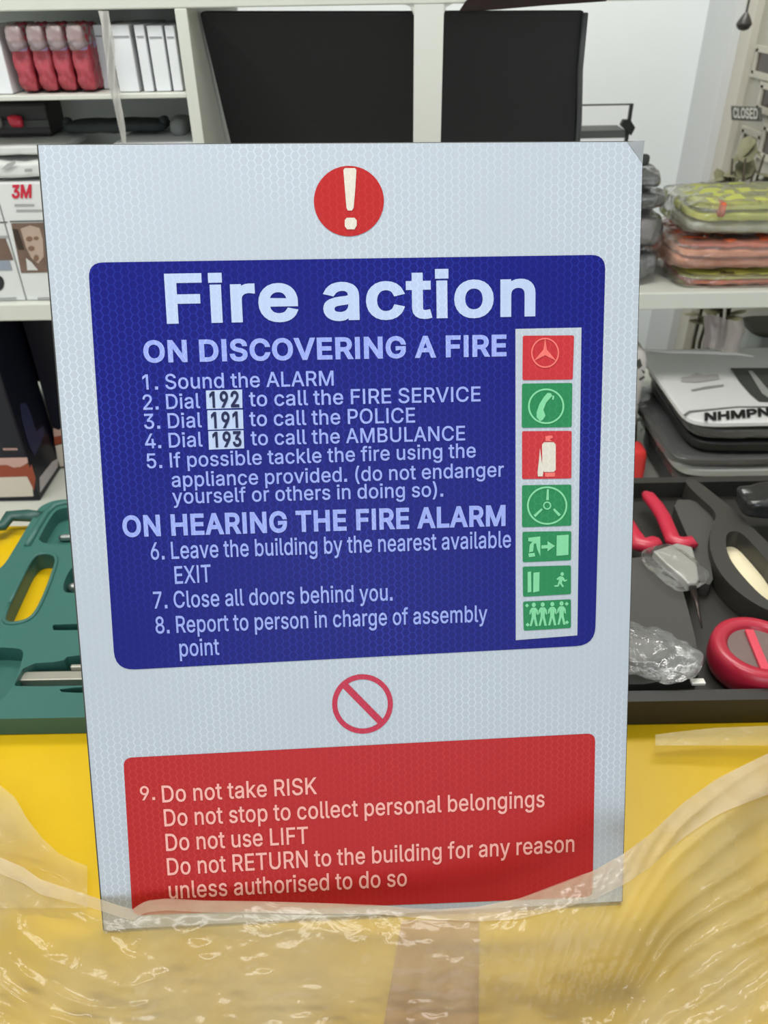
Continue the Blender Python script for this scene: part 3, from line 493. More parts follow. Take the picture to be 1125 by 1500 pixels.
def bar(x0, y0, x1, y1, w0, w1=None):
    w1 = w1 or w0; d = Vector((x1 - x0, y1 - y0)).normalized(); n = Vector((-d.y, d.x))
    return ccw(pix([(x0 + n.x * w0 / 2, y0 + n.y * w0 / 2), (x1 + n.x * w1 / 2, y1 + n.y * w1 / 2), (x1 - n.x * w1 / 2, y1 - n.y * w1 / 2), (x0 - n.x * w0 / 2, y0 - n.y * w0 / 2)]))
def poly(*pts): return ccw(pix(pts))
Z1, Z2, Z3, Z4 = 0.0008, 0.0011, 0.0014, 0.0017
bd = MB().box((0, SH / 2, -0.0022), (SW, SH, 0.004)); spart(bd, 'backing_board', mat('board_edge_dark', (66, 66, 62), 0.6, 0.3, var=0.06), bevel=0.0004)
tr0 = Vector((SW / 2, SH)); cut = [(-SW / 2 + .0012, .001), (SW / 2 - .0008, .001), (SW / 2 - .0008, SH - .0135), (SW / 2 - .0075, SH - .0045), (SW / 2 - .011, SH - .0008), (-SW / 2 + .0012, SH - .0008)]
f = MB(); f.add([(x, y, 0.0005) for x, y in cut] + [(x, y, -0.0001) for x, y in cut], [tuple(range(6)), tuple(reversed(range(6, 12)))] + [((i + 1) % 6, i, 6 + i, 6 + (i + 1) % 6) for i in range(6)])
spart(f, 'white_face', H_white)
k = MB().add([(SW / 2 - .011, SH - .0008, .0005), (SW / 2 - .0075, SH - .0045, .0008), (SW / 2 - .0008, SH - .0135, .0005), (SW / 2, SH - .0002, .0012)], [(0, 1, 3), (1, 2, 3)])
o = spart(k, 'lifted_corner', mat('lifted_corner_grey', (150, 154, 156), 0.5, 0.3, var=0.05)); o['label'] = 'grey lifted corner of the white face'
# a prop at the back keeps it leaning
pa = sign.matrix_world.inverted() @ Vector((foot.x, .452, BALE + .0015)); pb_ = Vector((0, .25, -.0046))
dv = pa - pb_; m = MB(); q4 = [pb_ + Vector((-.015, 0, 0)), pb_ + Vector((.015, 0, 0)), pa + Vector((.015, 0, 0)), pa + Vector((-.015, 0, 0))]
nv = Vector((1, 0, 0)).cross(dv).normalized() * .0025
m.prism([v - nv for v in q4], [v + nv for v in q4]); spart(m, 'back_prop', mat('board_edge_dark', (66, 66, 62)))
# warning mark
d = spart(flat([ccw(disc(511, 295, 51.2, 51.5, 72))], Z1), 'warning_disc', H_red); d['label'] = 'red disc with a white exclamation mark'
ex = [poly((503, 250), (505, 247), (520, 247), (522, 250), (520.5, 275), (518, 305), (515.5, 309), (509.5, 309), (507.5, 305), (505, 275)),
      poly((505, 323), (508, 319.5), (519, 319.5), (522.5, 323), (522.5, 331), (519, 336.5), (508.5, 336.5), (505, 332))]
spart(flat(ex, Z2), 'exclamation_mark', H_cream, d)
# blue panel
blue = spart(flat([ccw(rrect([(129.5, 385), (886.5, 373.5), (871, 944.5), (169, 981.5)], [0.009, 0.009, 0.013, 0.013]))], Z1), 'blue_panel', H_blue); blue['label'] = 'blue panel with white lettering'
def line(text, a, b, cap, m, parent, bold=0.0, z=Z2, track=0.0):
    A, B = Vector(sg(*a)), Vector(sg(*b)); U = sg(a[0], a[1] - cap); hh = U[1] - A[1]; ex_ = B - A; up = Vector((0, hh))
    mb = MB(); lettering(mb, text, lambda x, y: (*(A + ex_ * x + up * y), z), bold, track)
    return spart(mb, 'lettering', m, parent)
line('Fire action', (245, 471.5), (783.5, 460.5), 67, H_title, blue, 24, track=28)
line('ON DISCOVERING A FIRE', (211.5, 530), (741.5, 520.5), 29.5, H_lett, blue, 28, track=26)
for tx, a, b_, cp in (
    ('1. Sound the ALARM', (210, 570.5), (489, 564.5), 21.5), ('2. Dial', (210.5, 600), (294, 597.5), 21.5), ('to call the FIRE SERVICE', (365.5, 595), (703.5, 587.5), 21.5),
    ('3. Dial', (212, 628), (296.5, 625.5), 21.5), ('to call the POLICE', (366, 624), (608, 618.5), 21.5),
    ('4. Dial', (213.5, 656.5), (297.5, 653.5), 21), ('to call the AMBULANCE', (368, 652), (681, 644.5), 21),
    ('5. If possible tackle the fire using the', (216, 685.5), (696.5, 669.5), 21), ('appliance provided. (do not endanger', (252.5, 713), (737.5, 697.5), 21),
    ('yourself or others in doing so).', (253.5, 737.5), (649, 726.5), 21),
    ('6. Leave the building by the nearest available', (222, 819), (748, 801), 24.5), ('EXIT', (257, 854.5), (310, 851.5), 25),
    ('7. Close all doors behind you.', (226, 890.5), (575, 878.5), 24), ('8. Report to person in charge of assembly', (229, 927), (713.5, 909.5), 24), ('point', (264, 960.5), (322, 958), 24)):
    line(tx, a, b_, cp, H_lett, blue, 9, track=10)
line('ON HEARING THE FIRE ALARM', (181, 785), (740, 768.5), 28.5, H_lett, blue, 28, track=26)
for num, c4, a, b_, cp in (('192', [(302, 572), (355, 570.5), (355.5, 597.5), (303, 599)], (308, 596.5), (351, 595.5), 22), ('191', [(304, 601), (356, 600), (357, 628), (305, 629.5)], (310.5, 626.5), (349.5, 625.5), 22),
                           ('193', [(305.5, 631.5), (357, 630), (358, 656.5), (306.5, 658.5)], (312.5, 654.5), (354.5, 653), 21)):
    nb_ = spart(flat([ccw(pix(c4))], Z2), 'number_box', H_title, blue); nb_['label'] = 'white box with the dark number ' + num
    mb = MB(); A, B = Vector(sg(*a)), Vector(sg(*b_)); hh = sg(a[0], a[1] - cp)[1] - A[1]
    lettering(mb, num, lambda x, y: (*(A + (B - A) * x + Vector((0, hh)) * y), Z3), 26, 30)
    sub = spart(mb, 'number', H_navy, blue)
# pictogram strip
strip = spart(flat([ccw(pix([(754.5, 482), (851, 480), (845, 930), (755, 937)]))], Z2), 'pictogram_strip', H_white); strip['label'] = 'white strip with seven red and green pictograms'
def tile(c4, m, marks, mm, lab):
    o = spart(flat([ccw(rrect(c4, 0.0012, 3))], Z3), 'pictogram', m, strip); o['label'] = lab
    for loops, m_ in zip(marks, mm): spart(flat(loops, Z4), 'pictogram_mark', m_, strip)
    return o
tile([(765, 492), (840, 491.5), (838, 556), (764.5, 557)], H_tred, [ringl(797.5, 517, 20.5, 22, 2.2) + [poly((797.5, 494), (800, 512), (814, 529), (797.5, 520.5), (781, 529), (795, 512))]], [H_salm], 'red pictogram with a ringed three-point star')
tile([(764, 562), (837.5, 561), (836.5, 625.5), (763.5, 626.5)], H_green, [ringl(799, 595, 26.5, 26, 2.6) + [poly((790, 617), (785, 611), (785, 604), (789, 592), (796, 581), (801, 575.5), (806, 576), (808, 580), (804, 584), (799, 590), (795, 600), (797, 606), (798, 609), (794, 615)), poly((808.5, 579), (811, 580), (810, 586), (807.5, 585))]], [H_mint], 'green pictogram with a telephone handset')
tile([(764, 631.5), (836.5, 631), (836, 700.5), (764, 701.5)], H_tred, [[poly((793, 651), (796, 647.5), (810, 647.5), (813, 651), (813, 688), (810, 691), (796.5, 691), (793.5, 688)), poly((790, 656), (792, 672), (795, 690), (794, 697.5), (787, 697.5), (786.5, 691), (788.5, 674))], [poly((798, 638.5), (808, 637.5), (809, 641), (804, 643), (808, 646), (798, 646)), poly((797, 692), (812, 692), (811.5, 698), (797.5, 698))]], [H_cream, H_salm], 'red pictogram with a white fire extinguisher')
tile([(764, 710.5), (836, 709.5), (836, 769.5), (764, 772)], H_green, [ringl(800.5, 740, 29.5, 28, 2.6) + ringl(800.5, 740, 6, 6, 2) + [bar(801.5, 716, 801, 732, 2.6, 4), bar(782, 755.5, 793, 745, 4, 3), bar(819, 754.5, 810, 745, 4, 3)]], [H_mint], 'green pictogram with a three-spoked wheel')
tile([(764.5, 778.5), (836, 777.5), (835.5, 820), (765, 823)], H_green, [[poly((773, 787), (790.5, 785), (790.5, 814), (786, 804), (784, 795), (781, 796), (780, 807), (774, 808.5), (775, 797), (779, 793), (773, 792)), poly((773, 810), (782, 809), (783, 814), (774, 815.5)), poly((792, 798), (801, 797.5), (801, 792), (812, 799), (801, 807), (801, 802.5), (792, 803)), poly((814.5, 783.5), (832, 782.5), (831.5, 812), (814, 813.5))]], [H_mint], 'green pictogram with a figure, an arrow and a doorway')
tile([(765, 829.5), (835.5, 827.5), (835.5, 869.5), (765.5, 873.5)], H_green, [[poly((772, 837), (777, 836), (777.5, 866), (772, 867)), poly((780.5, 838), (789.5, 837), (789, 865), (780, 867)), disc(822.5, 840, 2.6, 3, 12), poly((814, 847), (819, 843), (824, 844), (827, 849), (830, 847.5), (829, 850), (825.5, 851.5), (823, 849), (822, 853), (825, 858), (823, 859.5), (819, 854), (817, 858.5), (811, 858.5), (811, 856.5), (815.5, 856), (818, 848), (815.5, 849))]], [H_mint], 'green pictogram with lift doors and a running figure')
men = []
for x, y in ((781, 885), (794, 884.5), (808, 884), (821.5, 883)):
    men += [disc(x, y, 3, 3.4, 12), poly((x - 6, y + 8), (x - 3, y + 4), (x + 3, y + 4), (x + 6, y + 8), (x + 6.5, y + 15), (x + 4.5, y + 14), (x + 3.5, y + 10), (x + 3, y + 17), (x + 6, y + 31), (x + 2.5, y + 31), (x, y + 20), (x - 3, y + 31), (x - 6, y + 31), (x - 3, y + 17), (x - 3.5, y + 10), (x - 5, y + 14), (x - 6.5, y + 14))]
for x, y in ((771, 886), (829, 883.5), (772, 914), (829.5, 910.5)): men.append(poly((x - 3, y), (x, y - 3), (x + 3, y), (x, y + 3)))
tile([(765.5, 880.5), (835.5, 877), (835.5, 919), (766.5, 923)], H_green, [[ccw(m_) for m_ in men]], [H_mint], 'green pictogram with four standing figures')
# prohibition ring
ri = spart(flat(ringl(531, 1030.5, 44.5, 43.5, 7.5) + [bar(502, 1000, 561, 1060, 10)], Z1), 'prohibition_mark', H_rose); ri['label'] = 'red ring with a diagonal bar'
# red panel
red = spart(flat([ccw(rrect([(181, 1109.5), (871.5, 1073.5), (867.5, 1313), (194.5, 1340)], 0.006))], Z1), 'red_panel', H_red); red['label'] = 'red panel with pale lettering'
for tx, a, b_, cp in (('9.', (206.5, 1171), (228, 1170), 20), ('Do not take RISK', (238.5, 1174), (464.5, 1161.5), 24), ('Do not stop to collect personal belongings', (241.5, 1209), (797, 1180.5), 24.5),
                      ('Do not use LIFT', (244, 1245), (452, 1234), 24.5), ('Do not RETURN to the building for any reason', (246, 1280.5), (840.5, 1246), 24.5), ('unless authorised to do so', (248.5, 1315), (596, 1296), 24.5)):
    line(tx, a, b_, cp, H_pink, red, 9, track=10)
# ------------------------------------------------------------------ tool cases on the yellow pack
def tray(outer, holes, ztop, zbot):
    """A moulded tray: top face with openings; holes = list of (loop, floor z or None for an opening that goes right through)."""
    mb = MB(); loops = [ccw(outer)] + [ccw(h, -1) for h, _ in holes]
    V, F = fill(loops); mb.add([(x, y, ztop) for x, y in V], F)
    def wall(lp, z0, z1):
        n = len(lp); mb.add([(x, y, z0) for x, y in lp] + [(x, y, z1) for x, y in lp], [(i, (i + 1) % n, n + (i + 1) % n, n + i) for i in range(n)])
    wall(outer, ztop, zbot)
    for h, zf in holes:
        wall(h, ztop, zbot if zf is None else zf)
        if zf is not None:
            V, F = fill([ccw(h)]); mb.add([(x, y, zf) for x, y in V], F)
    thru = [ccw(h, -1) for h, zf in holes if zf is None]
    V, F = fill([ccw(outer)] + thru); mb.add([(x, y, zbot) for x, y in V], F)
    return mb
def pl(z, *pts): return [tuple(on(x, y, z)[:2]) for x, y in pts]
def smooth_loop(P, it=2):
    for _ in range(it):
        Q = []; n = len(P)
        for i in range(n):
            a, b = P[i], P[(i + 1) % n]
            Q += [(a[0] * .75 + b[0] * .25, a[1] * .75 + b[1] * .25), (a[0] * .25 + b[0] * .75, a[1] * .25 + b[1] * .75)]
        P = Q
    return P
def roundpoly(P, r, n=5):
    P = [Vector((p[0], p[1])) for p in P]; out = []
    for i in range(len(P)):
        a, b, c = P[i - 1], P[i], P[(i + 1) % len(P)]; k = min(r, (a - b).length * .45, (c - b).length * .45)
        u, v = (a - b).normalized() * k, (c - b).normalized() * k
        out += [tuple(b + u * (1 - t / n) ** 2 + v * (t / n) ** 2) for t in range(n + 1)]
    return out
ZB = BALE + 0.0008
ZT = at(0, 1038, 0.464).z                      # top of the green tray, from its front wall
M_teal = mat('teal_plastic', (48, 94, 86), 0.42, 0.4, var=0.05, vscale=14)
M_chrome = mat('chrome_steel', (196, 198, 196), 0.25, 0.5, 0.9)
fy = on(60, 1075, ZB).y
tl_ = pl(ZT, (66, 737), (52, 752))
outer = roundpoly([(-0.50, fy), (-0.02, fy), (-0.02, 0.80), (on(100, 731, ZT).x, on(100, 731, ZT).y), on(78, 733, ZT)[:2], on(58, 742, ZT)[:2], on(40, 772, ZT)[:2], on(0, 838, ZT)[:2], (-0.50, 0.60)], .022)
outer = [tuple(p) for p in outer]
hl = ZT - 0.017
h_a = smooth_loop(pl(ZT, (52, 799), (64, 775), (77, 753), (86, 745), (110, 742), (170, 744), (170, 799)), 2)
h_b = smooth_loop(pl(ZT, (4, 905), (30, 850), (45, 820), (56, 811), (76, 811), (84, 818), (80, 834), (66, 872), (52, 900), (38, 911), (10, 915)), 2)
h_c = smooth_loop(pl(ZT, (93, 866), (92, 856), (102, 834), (112, 828), (170, 828), (170, 868), (100, 869)), 2)
h_d = smooth_loop(pl(ZT, (77, 916), (80, 914.5), (170, 913), (170, 922), (80, 923.5), (77, 922)), 1)
h_e = smooth_loop(pl(ZT, (-30, 948), (28, 949), (35, 955), (31, 972), (22, 1000), (2, 1030), (-40, 1034)), 2)
h_f = smooth_loop(pl(ZT, (38, 972), (92, 969), (100, 960), (180, 957), (180, 1003), (24, 1006), (20, 1002)), 1)
h_g = smooth_loop(pl(ZT, (85, 1008), (180, 1004), (180, 1013), (92, 1015.5)), 1)
gcase = thing('tool_case', (-0.26, fy, ZB), 'green plastic tool case tray on the yellow pack left of the sign', 'tool case', 'open tool cases')
tray(outer, [(h_a, hl), (h_b, None), (h_c, hl), (h_d, hl), (h_e, hl), (h_f, hl), (h_g, None)], ZT, ZB).build('tray', M_teal, gcase, bevel=0.0012)
rim = MB()                                     # raised lips round the long opening and the corner recess
rim.tube([(x, y, ZT) for x, y in h_b] + [(h_b[0][0], h_b[0][1], ZT)], 0.0022, 6)
rim.build('raised_lip', M_teal, gcase, smooth=True)
rim2 = MB(); e = pl(ZT, (40, 800), (54, 775), (68, 752), (80, 741), (96, 737), (150, 737)); rim2.tube([(x, y, ZT) for x, y in e], 0.004, 8); rim2.build('raised_lip', M_teal, gcase, smooth=True)
hd = MB(); P = [on(x, y, ZT - 0.003) for x, y in ((-25, 772), (4, 770), (14, 756), (38, 755), (60, 757))]
hd.tube(P, [0.008, 0.008, 0.009, 0.009, 0.008], 10, 0.7); hd.build('handle', mat('teal_plastic_dark', (36, 74, 68), 0.42, 0.4), gcase, smooth=True)
# steel pieces lying in the recesses
def steel(px0, py0, px1, py1, r, z, lab, name, cat, flatn=1.0):
    a, b_ = on(px0, py0, z), on(px1, py1, z)
    m = MB().tube([a, a.lerp(b_, .08), a.lerp(b_, .5), b_], [r * .7, r, r, r], 14, flatn)
    return tag(m.build(name, M_chrome, origin=(a.x, a.y, z - r * flatn), smooth=True), lab, cat)
steel(87, 788, 160, 784, 0.004, hl + 0.0045, 'chrome tool bit in the corner recess of the green case', 'tool_bit', 'tool')
steel(101, 862, 165, 850, 0.0055, hl + 0.006, 'chrome socket in the middle recess of the green case', 'socket', 'tool')
a0, a1 = on(29, 997, hl + .0068), on(165, 992, hl + .0062)
m = MB().box((a0 + a1) / 2, ((a1 - a0).length, 0.011, 0.010)); m.box((a0 + a1) / 2 + Vector((0.022, 0.0080, 0.003)), ((a1 - a0).length - 0.048, 0.004, 0.012))
tag(m.build('steel_bar', mat('dull_steel', (160, 158, 146), 0.4, 0.5, 0.5), origin=(a0.x, a0.y, hl), bevel=0.001), 'flat dull steel bar in the front recess of the green case', 'tool')

ZK = at(1000, 1010, 0.464).z
M_blk = mat('black_plastic', (42, 41, 38), 0.42, 0.4, var=0.06, vscale=16)
M_gry = mat('charcoal_insert', (66, 65, 61), 0.5, 0.35, var=0.05, vscale=16)
kfy = on(1000, 1060, ZB).y; kx0 = 0.03
zkf = ZK - 0.022
kb = on(930, 700, ZK).y
outer = roundpoly([(kx0, kfy), (0.56, kfy), (0.56, kb), (kx0, kb)], .018)
h1 = roundpoly([(kx0 + 0.012, kfy + 0.012), (0.548, kfy + 0.012), (0.548, kb - 0.012), (kx0 + 0.012, kb - 0.012)], .012)
kcase = thing('tool_case', (0.30, kfy, ZB), 'black plastic tool case on the yellow pack right of the sign', 'tool case', 'open tool cases')
tray(outer, [(h1, zkf)], ZK, ZB).build('tray', M_blk, kcase, bevel=0.0015)
zi = ZK - 0.006
ins = smooth_loop(pl(zi, (700, 834), (925, 818), (962, 812), (996, 850), (1010, 900), (1022, 950), (1024, 1002), (700, 1003)), 1)
V, F = fill([ccw(ins)]); m = MB().prism([(x, y, zkf + .0005) for x, y in ccw(ins)], [(x, y, zi) for x, y in ccw(ins)]); m.f = m.f[2:]
m.add([(x, y, zi) for x, y in V], F); m.build('insert', M_gry, kcase)
ins = smooth_loop(pl(zi, (984, 732), (1020, 732), (1052, 755), (1046, 790), (1040, 820), (1046, 858), (1020, 852), (1014, 800), (1000, 770)), 1)
V, F = fill([ccw(ins)]); m = MB().prism([(x, y, zkf + .0005) for x, y in ccw(ins)], [(x, y, zi) for x, y in ccw(ins)]); m.f = m.f[2:]
m.add([(x, y, zi) for x, y in V], F); m.build('insert', M_gry, kcase)
# ring-shaped moulding with an opening that shows the pale liner
ro = smooth_loop(pl(ZK + .003, (1000, 703), (1018, 701), (1052, 728), (1082, 752), (1120, 790), (1180, 850), (1180, 905), (1130, 898), (1085, 872), (1052, 838), (1038, 800), (1042, 770), (1052, 752), (1022, 726)), 2)
rh = smooth_loop(pl(ZK + .003, (1062, 788), (1068, 778), (1084, 778), (1104, 798), (1140, 840), (1150, 890), (1120, 878), (1084, 840), (1066, 814)), 2)
zr0, zr1 = zkf + .001, ZK + 0.003
m = MB(); V, F = fill([ccw(ro), ccw(rh, -1)]); m.add([(x, y, zr1) for x, y in V], F)
for lp in (ro, rh):
    n = len(lp); m.add([(x, y, zr0) for x, y in lp] + [(x, y, zr1) for x, y in lp], [(i, (i + 1) % n, n + (i + 1) % n, n + i) for i in range(n)])
m.build('ring_moulding', mat('dark_grey_moulding', (54, 53, 49), 0.4, 0.4), kcase)
V, F = fill([ccw([(sum(p[0] for p in rh) / len(rh) + (x - sum(p[0] for p in rh) / len(rh)) * .99, sum(p[1] for p in rh) / len(rh) + (y - sum(p[1] for p in rh) / len(rh)) * .99) for x, y in rh])])
MB().add([(x, y, zkf + 0.004) for x, y in V], F).build('liner', mat('cream_liner', (222, 212, 178), 0.6, 0.3, var=0.12, vscale=25, bump=0.5, bscale=50), kcase)
# small hinge loop by the tape measure
wv = MB(); wv.tube([on(x, y, zi + .001) for x, y in ((1010, 858), (1018, 880), (1026, 905), (1030, 926))], 0.0008, 6)

# pliers
M_hand = mat('pliers_red', (176, 34, 58), 0.35, 0.5, var=0.08, vscale=30)
zp = zi + 0.006
pv = on(972, 822, zp)
pli = thing('pliers', (pv.x, pv.y, zi), 'red-handled pliers with a wrapped grey head in the black case', 'pliers')
m = MB(); m.tube([on(x, y, zp) for x, y in ((944, 722), (950, 727), (962, 742), (972, 758), (979, 775), (986, 792), (1000, 797), (1012, 795), (1017, 800))], [.004, .008, .0085, .0085, .0085, .009, .0095, .009, .005], 14, 0.75)
m.build('handle', M_hand, pli, smooth=True)
m = MB(); m.tube([on(x, y, zp) for x, y in ((890, 742), (906, 752), (918, 766), (927, 782), (936, 797), (948, 800), (960, 794), (962, 790))], [.007, .0085, .0085, .009, .0105, .011, .009, .004], 14, 0.75)
m.build('handle', M_hand, pli, smooth=True)
hp = [on(x, y, zp) for x, y in ((955, 812), (990, 800), (1013, 806), (1019, 828), (1023, 853), (1019, 860), (1006, 860), (995, 848), (975, 832))]
m = MB().prism([p - Vector((0, 0, .0055)) for p in hp], [p + Vector((0, 0, .005)) for p in hp])
m.build('head', mat('pliers_steel', (150, 150, 144), 0.4, 0.5, 0.3, var=0.1, vscale=40), pli, bevel=0.002)
m = MB().tube([on(1014, 858, zp), on(1021, 885, zp - .003), on(1028, 920, zp - .007)], [.0045, .0022, .0008], 8, 0.6); m.build('jaw', mat('dark_steel', (60, 52, 48), 0.35, 0.5, 0.7), pli, smooth=True)
m = MB().puff(on(988, 830, zp + .0035), (.046, .066, .0155), 4, 16, .002, 60, 2.0, Matrix.Rotation(math.radians(24), 4, 'Z')); m.build('clear_wrap', film_mat('clear_wrap', (205, 205, 200), 0.95, 0.06, 60, 0.6, 1.0, 1.22), pli, smooth=True)

# red tape measure
tc = on(1112, 946, ZK + .010)
rx_ = abs(on(1178, 952, ZK + .012).x - on(1042, 952, ZK + .012).x) / 2
tm = thing('tape_measure', (tc.x, tc.y, zkf), 'round red tape measure with a grey face at the front of the black case', 'tape measure')
hh = tc.z - zkf
m = MB().lathe([(0, 0.001), (rx_ * .92, 0.001), (rx_ * .97, .006), (rx_, .012), (rx_, hh - .008), (rx_ * .97, hh - .002), (rx_ * .9, hh), (rx_ * .72, hh), (rx_ * .66, hh - .003), (rx_ * .64, hh - .006), (0, hh - .006)], (tc.x, tc.y, zkf + .0006), 56)
m.build('case', mat('tape_red', (172, 34, 56), 0.32, 0.5, var=0.06, vscale=20), tm, smooth=True, bevel=0)
m = MB().lathe([(0, hh - .0058), (rx_ * .63, hh - .0058), (rx_ * .63, hh - .0040), (0, hh - .0040)], (tc.x, tc.y, zkf), 48); m.build('face', mat('tape_face', (112, 92, 88), 0.4, 0.5, var=0.1), tm)
a_, b_ = on(1096, 916, zkf + hh), on(1126, 988, zkf + hh); d = (b_ - a_); c_ = (a_ + b_) / 2
ang = math.atan2(d.y, d.x); m = MB().box((c_.x, c_.y, zkf + hh - .0025), (rx_ * 1.3, .008, .004), Matrix.Rotation(ang, 4, 'Z')); m.build('bar', mat('tape_bar', (208, 66, 84), 0.35, 0.5), tm, bevel=0.001)

# plastic bag of small parts
bc = on(955, 955, zi + .008)
bag = thing('parts_bag', (bc.x, bc.y, zi), 'crumpled clear bag of small parts beside the sign in the black case', 'bag')
m = MB().puff((bc.x - .015, bc.y - .003, zi + .0145), (.105, .058, .020), 3.0, 30, .005, 45, 5.0, Matrix.Rotation(-.35, 4, 'Z')); m.build('bag_film', film_mat('bag_film', (196, 198, 196), 0.76, 0.07, 60, 1.0), bag, smooth=True)
m = MB().puff((bc.x - .018, bc.y, zi + .010), (.06, .03, .010), 2.5, 8, .003, 60, 8.0); m.build('contents', mat('bag_contents', (128, 126, 122), 0.5, 0.4, var=0.3, vscale=60), bag, smooth=True)
a_ = on(1022, 999, zi + .004); m = MB().box((a_.x, a_.y, zi + .004), (.012, .006, .003)); m.build('tag', mat('tag_white', (226, 224, 214), 0.6, 0.3), bag, bevel=0.0005)

# ------------------------------------------------------------------ polythene over the foot of the sign
def interp(tab, x):
    if x <= tab[0][0]: return tab[0][1]
    for (a, va), (b, vb) in zip(tab, tab[1:]):
        if x <= b: t = (x - a) / (b - a); return va + (vb - va) * t
    return tab[-1][1]
EDGE = [(-60, 1245), (0, 1257), (35, 1272), (60, 1290), (100, 1303), (145, 1318), (180, 1330), (196, 1334), (204, 1327), (216, 1321), (245, 1318), (300, 1321), (380, 1322), (480, 1325), (560, 1328), (600, 1332), (640, 1334), (700, 1330), (760, 1318), (800, 1303), (850, 1284), (868, 1278), (914, 1252), (950, 1225), (1000, 1178), (1050, 1142), (1090, 1122), (1125, 1105), (1200, 1070)]
LIFT = [(-60, .020), (0, .022), (120, .024), (200, .027), (400, .027), (600, .029), (740, .034), (830, .047), (890, .060), (930, .060), (1000, .040), (1125, .014), (1200, .010)]
M_film = film_mat('polythene', (218, 208, 170), 0.64, 0.17, 42, 0.45, 0.75, 1.36, 0.13, 11)
M_hem = film_mat('polythene_hem', (222, 208, 184), 0.56, 0.17, 42, 0.5, 0.75, 1.36, 0.14, 18)
def drape(u, v, edge=EDGE, lift=LIFT, lo=-330, hi=1420, seed=0.0, bot=1740):
    px = lo + (hi - lo) * u; ey = interp(edge, px)
    py = ey + (bot - ey) * v
    u = (px + 60) / 1260.0; v = (py - ey) / (1600.0 - ey)
    h = interp(lift, px) * (1 - sstep(0, .75, v)) + .0085
    side = sstep(640, 1000, px)
    w = Vector((px / 120.0, py / 120.0, seed))
    side, lf = sstep(640, 1000, px), 1 - sstep(120, 420, px)
    # creases run down to the right at the left, up to the right at the right
    kx, ky = (lf * -.50 + side * .62), 1.0
    t = (px * kx + py * ky) / 40.0 + noise.noise(w * .7) * (2.0 - 1.3 * side)
    ridge = abs((t % 1.0) - .5) * 2; ridge = (1 - ridge) ** 2.2
    amt = max(side * (1 - sstep(.45, .95, v)), lf * .6, .18) * (.35 + .65 * sstep(-.3, .5, noise.noise(w * 1.7 + Vector((9, 2, 0)))))
    pleat = ridge * (.0042 + .003 * side) * amt
    pleat += (noise.noise(w * 2.2 + Vector((3, 0, 0))) * .0026 + abs(noise.noise(w * 5.5)) * .0016) * sstep(0, .12, v)
    if bot < 1200: pleat *= .18               # the small flap lies flat
    fl = sstep(0, .03, v)
    q = on(px, py, BALE + h); bz = bale_z(q.x, q.y)
    z = max(BALE + h + pleat * (.35 + .65 * fl), bz + .0025)
    return on(px, py, z)
film = MB().grid(drape, 290, 140)
fm = film.build('polythene_sheet', M_film, origin=tuple(on(560, 1420, BALE)), smooth=True, thick=0)
tag(fm, 'clear crumpled polythene sheet over the yellow pack front and the sign foot', 'plastic sheet')
hem = MB().grid(lambda u, v: drape(u, v * (.04 + .06 * sstep(600, 1000, -330 + 1750 * u) + .05 * noise.noise(Vector((u * 7, 2, 2))))) + Vector((0, 0, .0016)), 220, 14)
hem.build('folded_hem', M_hem, fm, smooth=True)
E2 = [(-80, 1120), (0, 1150), (22, 1168), (40, 1200), (62, 1228), (86, 1250), (110, 1262), (128, 1268)]
L2 = [(-80, .006), (0, .005), (128, .005)]
f2 = MB().grid(lambda u, v: drape(u, v, E2, L2, -80, 128, 3.3, 1330), 60, 40)
tag(f2.build('polythene_flap', M_film, origin=tuple(on(40, 1230, BALE)), smooth=True), 'loose flap of clear polythene at the left on the yellow pack', 'plastic sheet')

E3 = [(960, 1076), (1000, 1071), (1050, 1066), (1125, 1063), (1200, 1060)]
f3 = MB().grid(lambda u, v: drape(u, v, E3, [(900, .004), (1200, .010)], 960, 1200, 6.1, 1092), 50, 16)
tag(f3.build('polythene_flap', M_film, origin=tuple(on(1080, 1080, BALE)), smooth=True), 'small clear polythene flap in front of the black tool case', 'plastic sheet')
bk = at(1112, 738, on(1112, 738, ZK + .01).y)
y0_, y1_ = on(1112, 768, ZK + .004).y, on(1112, 706, ZK + .03).y; x0_ = on(1050, 740, ZK).x + .012
gp = thing('garment_pack', (x0_ + .11, (y0_ + y1_) / 2, ZK + .0035), 'black shiny garment pack lying across the back of the black tool case', 'garment pack')
MB().puff((x0_ + .11, (y0_ + y1_) / 2, ZK + .019), (.22, y1_ - y0_, .028), 5, 18, .004, 26, 2.2).build('garment', mat('black_shiny', (36, 37, 37), 0.22, 0.6, var=0.3, vscale=25, bump=0.7, bscale=30), gp, smooth=True)
# ------------------------------------------------------------------ left shelves
M_dark = mat('charcoal_panel', (46, 46, 48), 0.55, 0.3, var=0.08, vscale=5)
def panel(pts, t, lab, rimside=False):
    fr = [at(*p) for p in pts]; c = sum(fr, Vector()) / 4
    o = thing('charcoal_board', (c.x, c.y, fr[2].z), lab, 'board', 'charcoal boards under the top board')
    MB().prism([q + Vector((0, t, 0)) for q in fr], fr).build('face_board', M_dark, o, bevel=0.004)
    return o, fr
panel([(291, 17.0, 1.075), (612, 17.0, 1.075), (612, 330, 1.16), (366, 330, 1.22)], 0.03, 'large charcoal board left of the white post')
po, fr = panel([(640, 15.5, 1.075), (857, 15, 1.075), (842, 250, 1.12), (640, 250, 1.12)], 0.008, 'large charcoal board right of the white post')
MB().tube([fr[1] + Vector((0.0, -.003, -.003)), fr[1].lerp(fr[2], .33) + Vector((-.002, -.003, 0)), fr[1].lerp(fr[2], .66) + Vector((.001, -.003, 0)), fr[2]], 0.0035, 8).build('piped_edge', mat('grey_piping', (84, 86, 88), 0.4, 0.5), po, smooth=True)
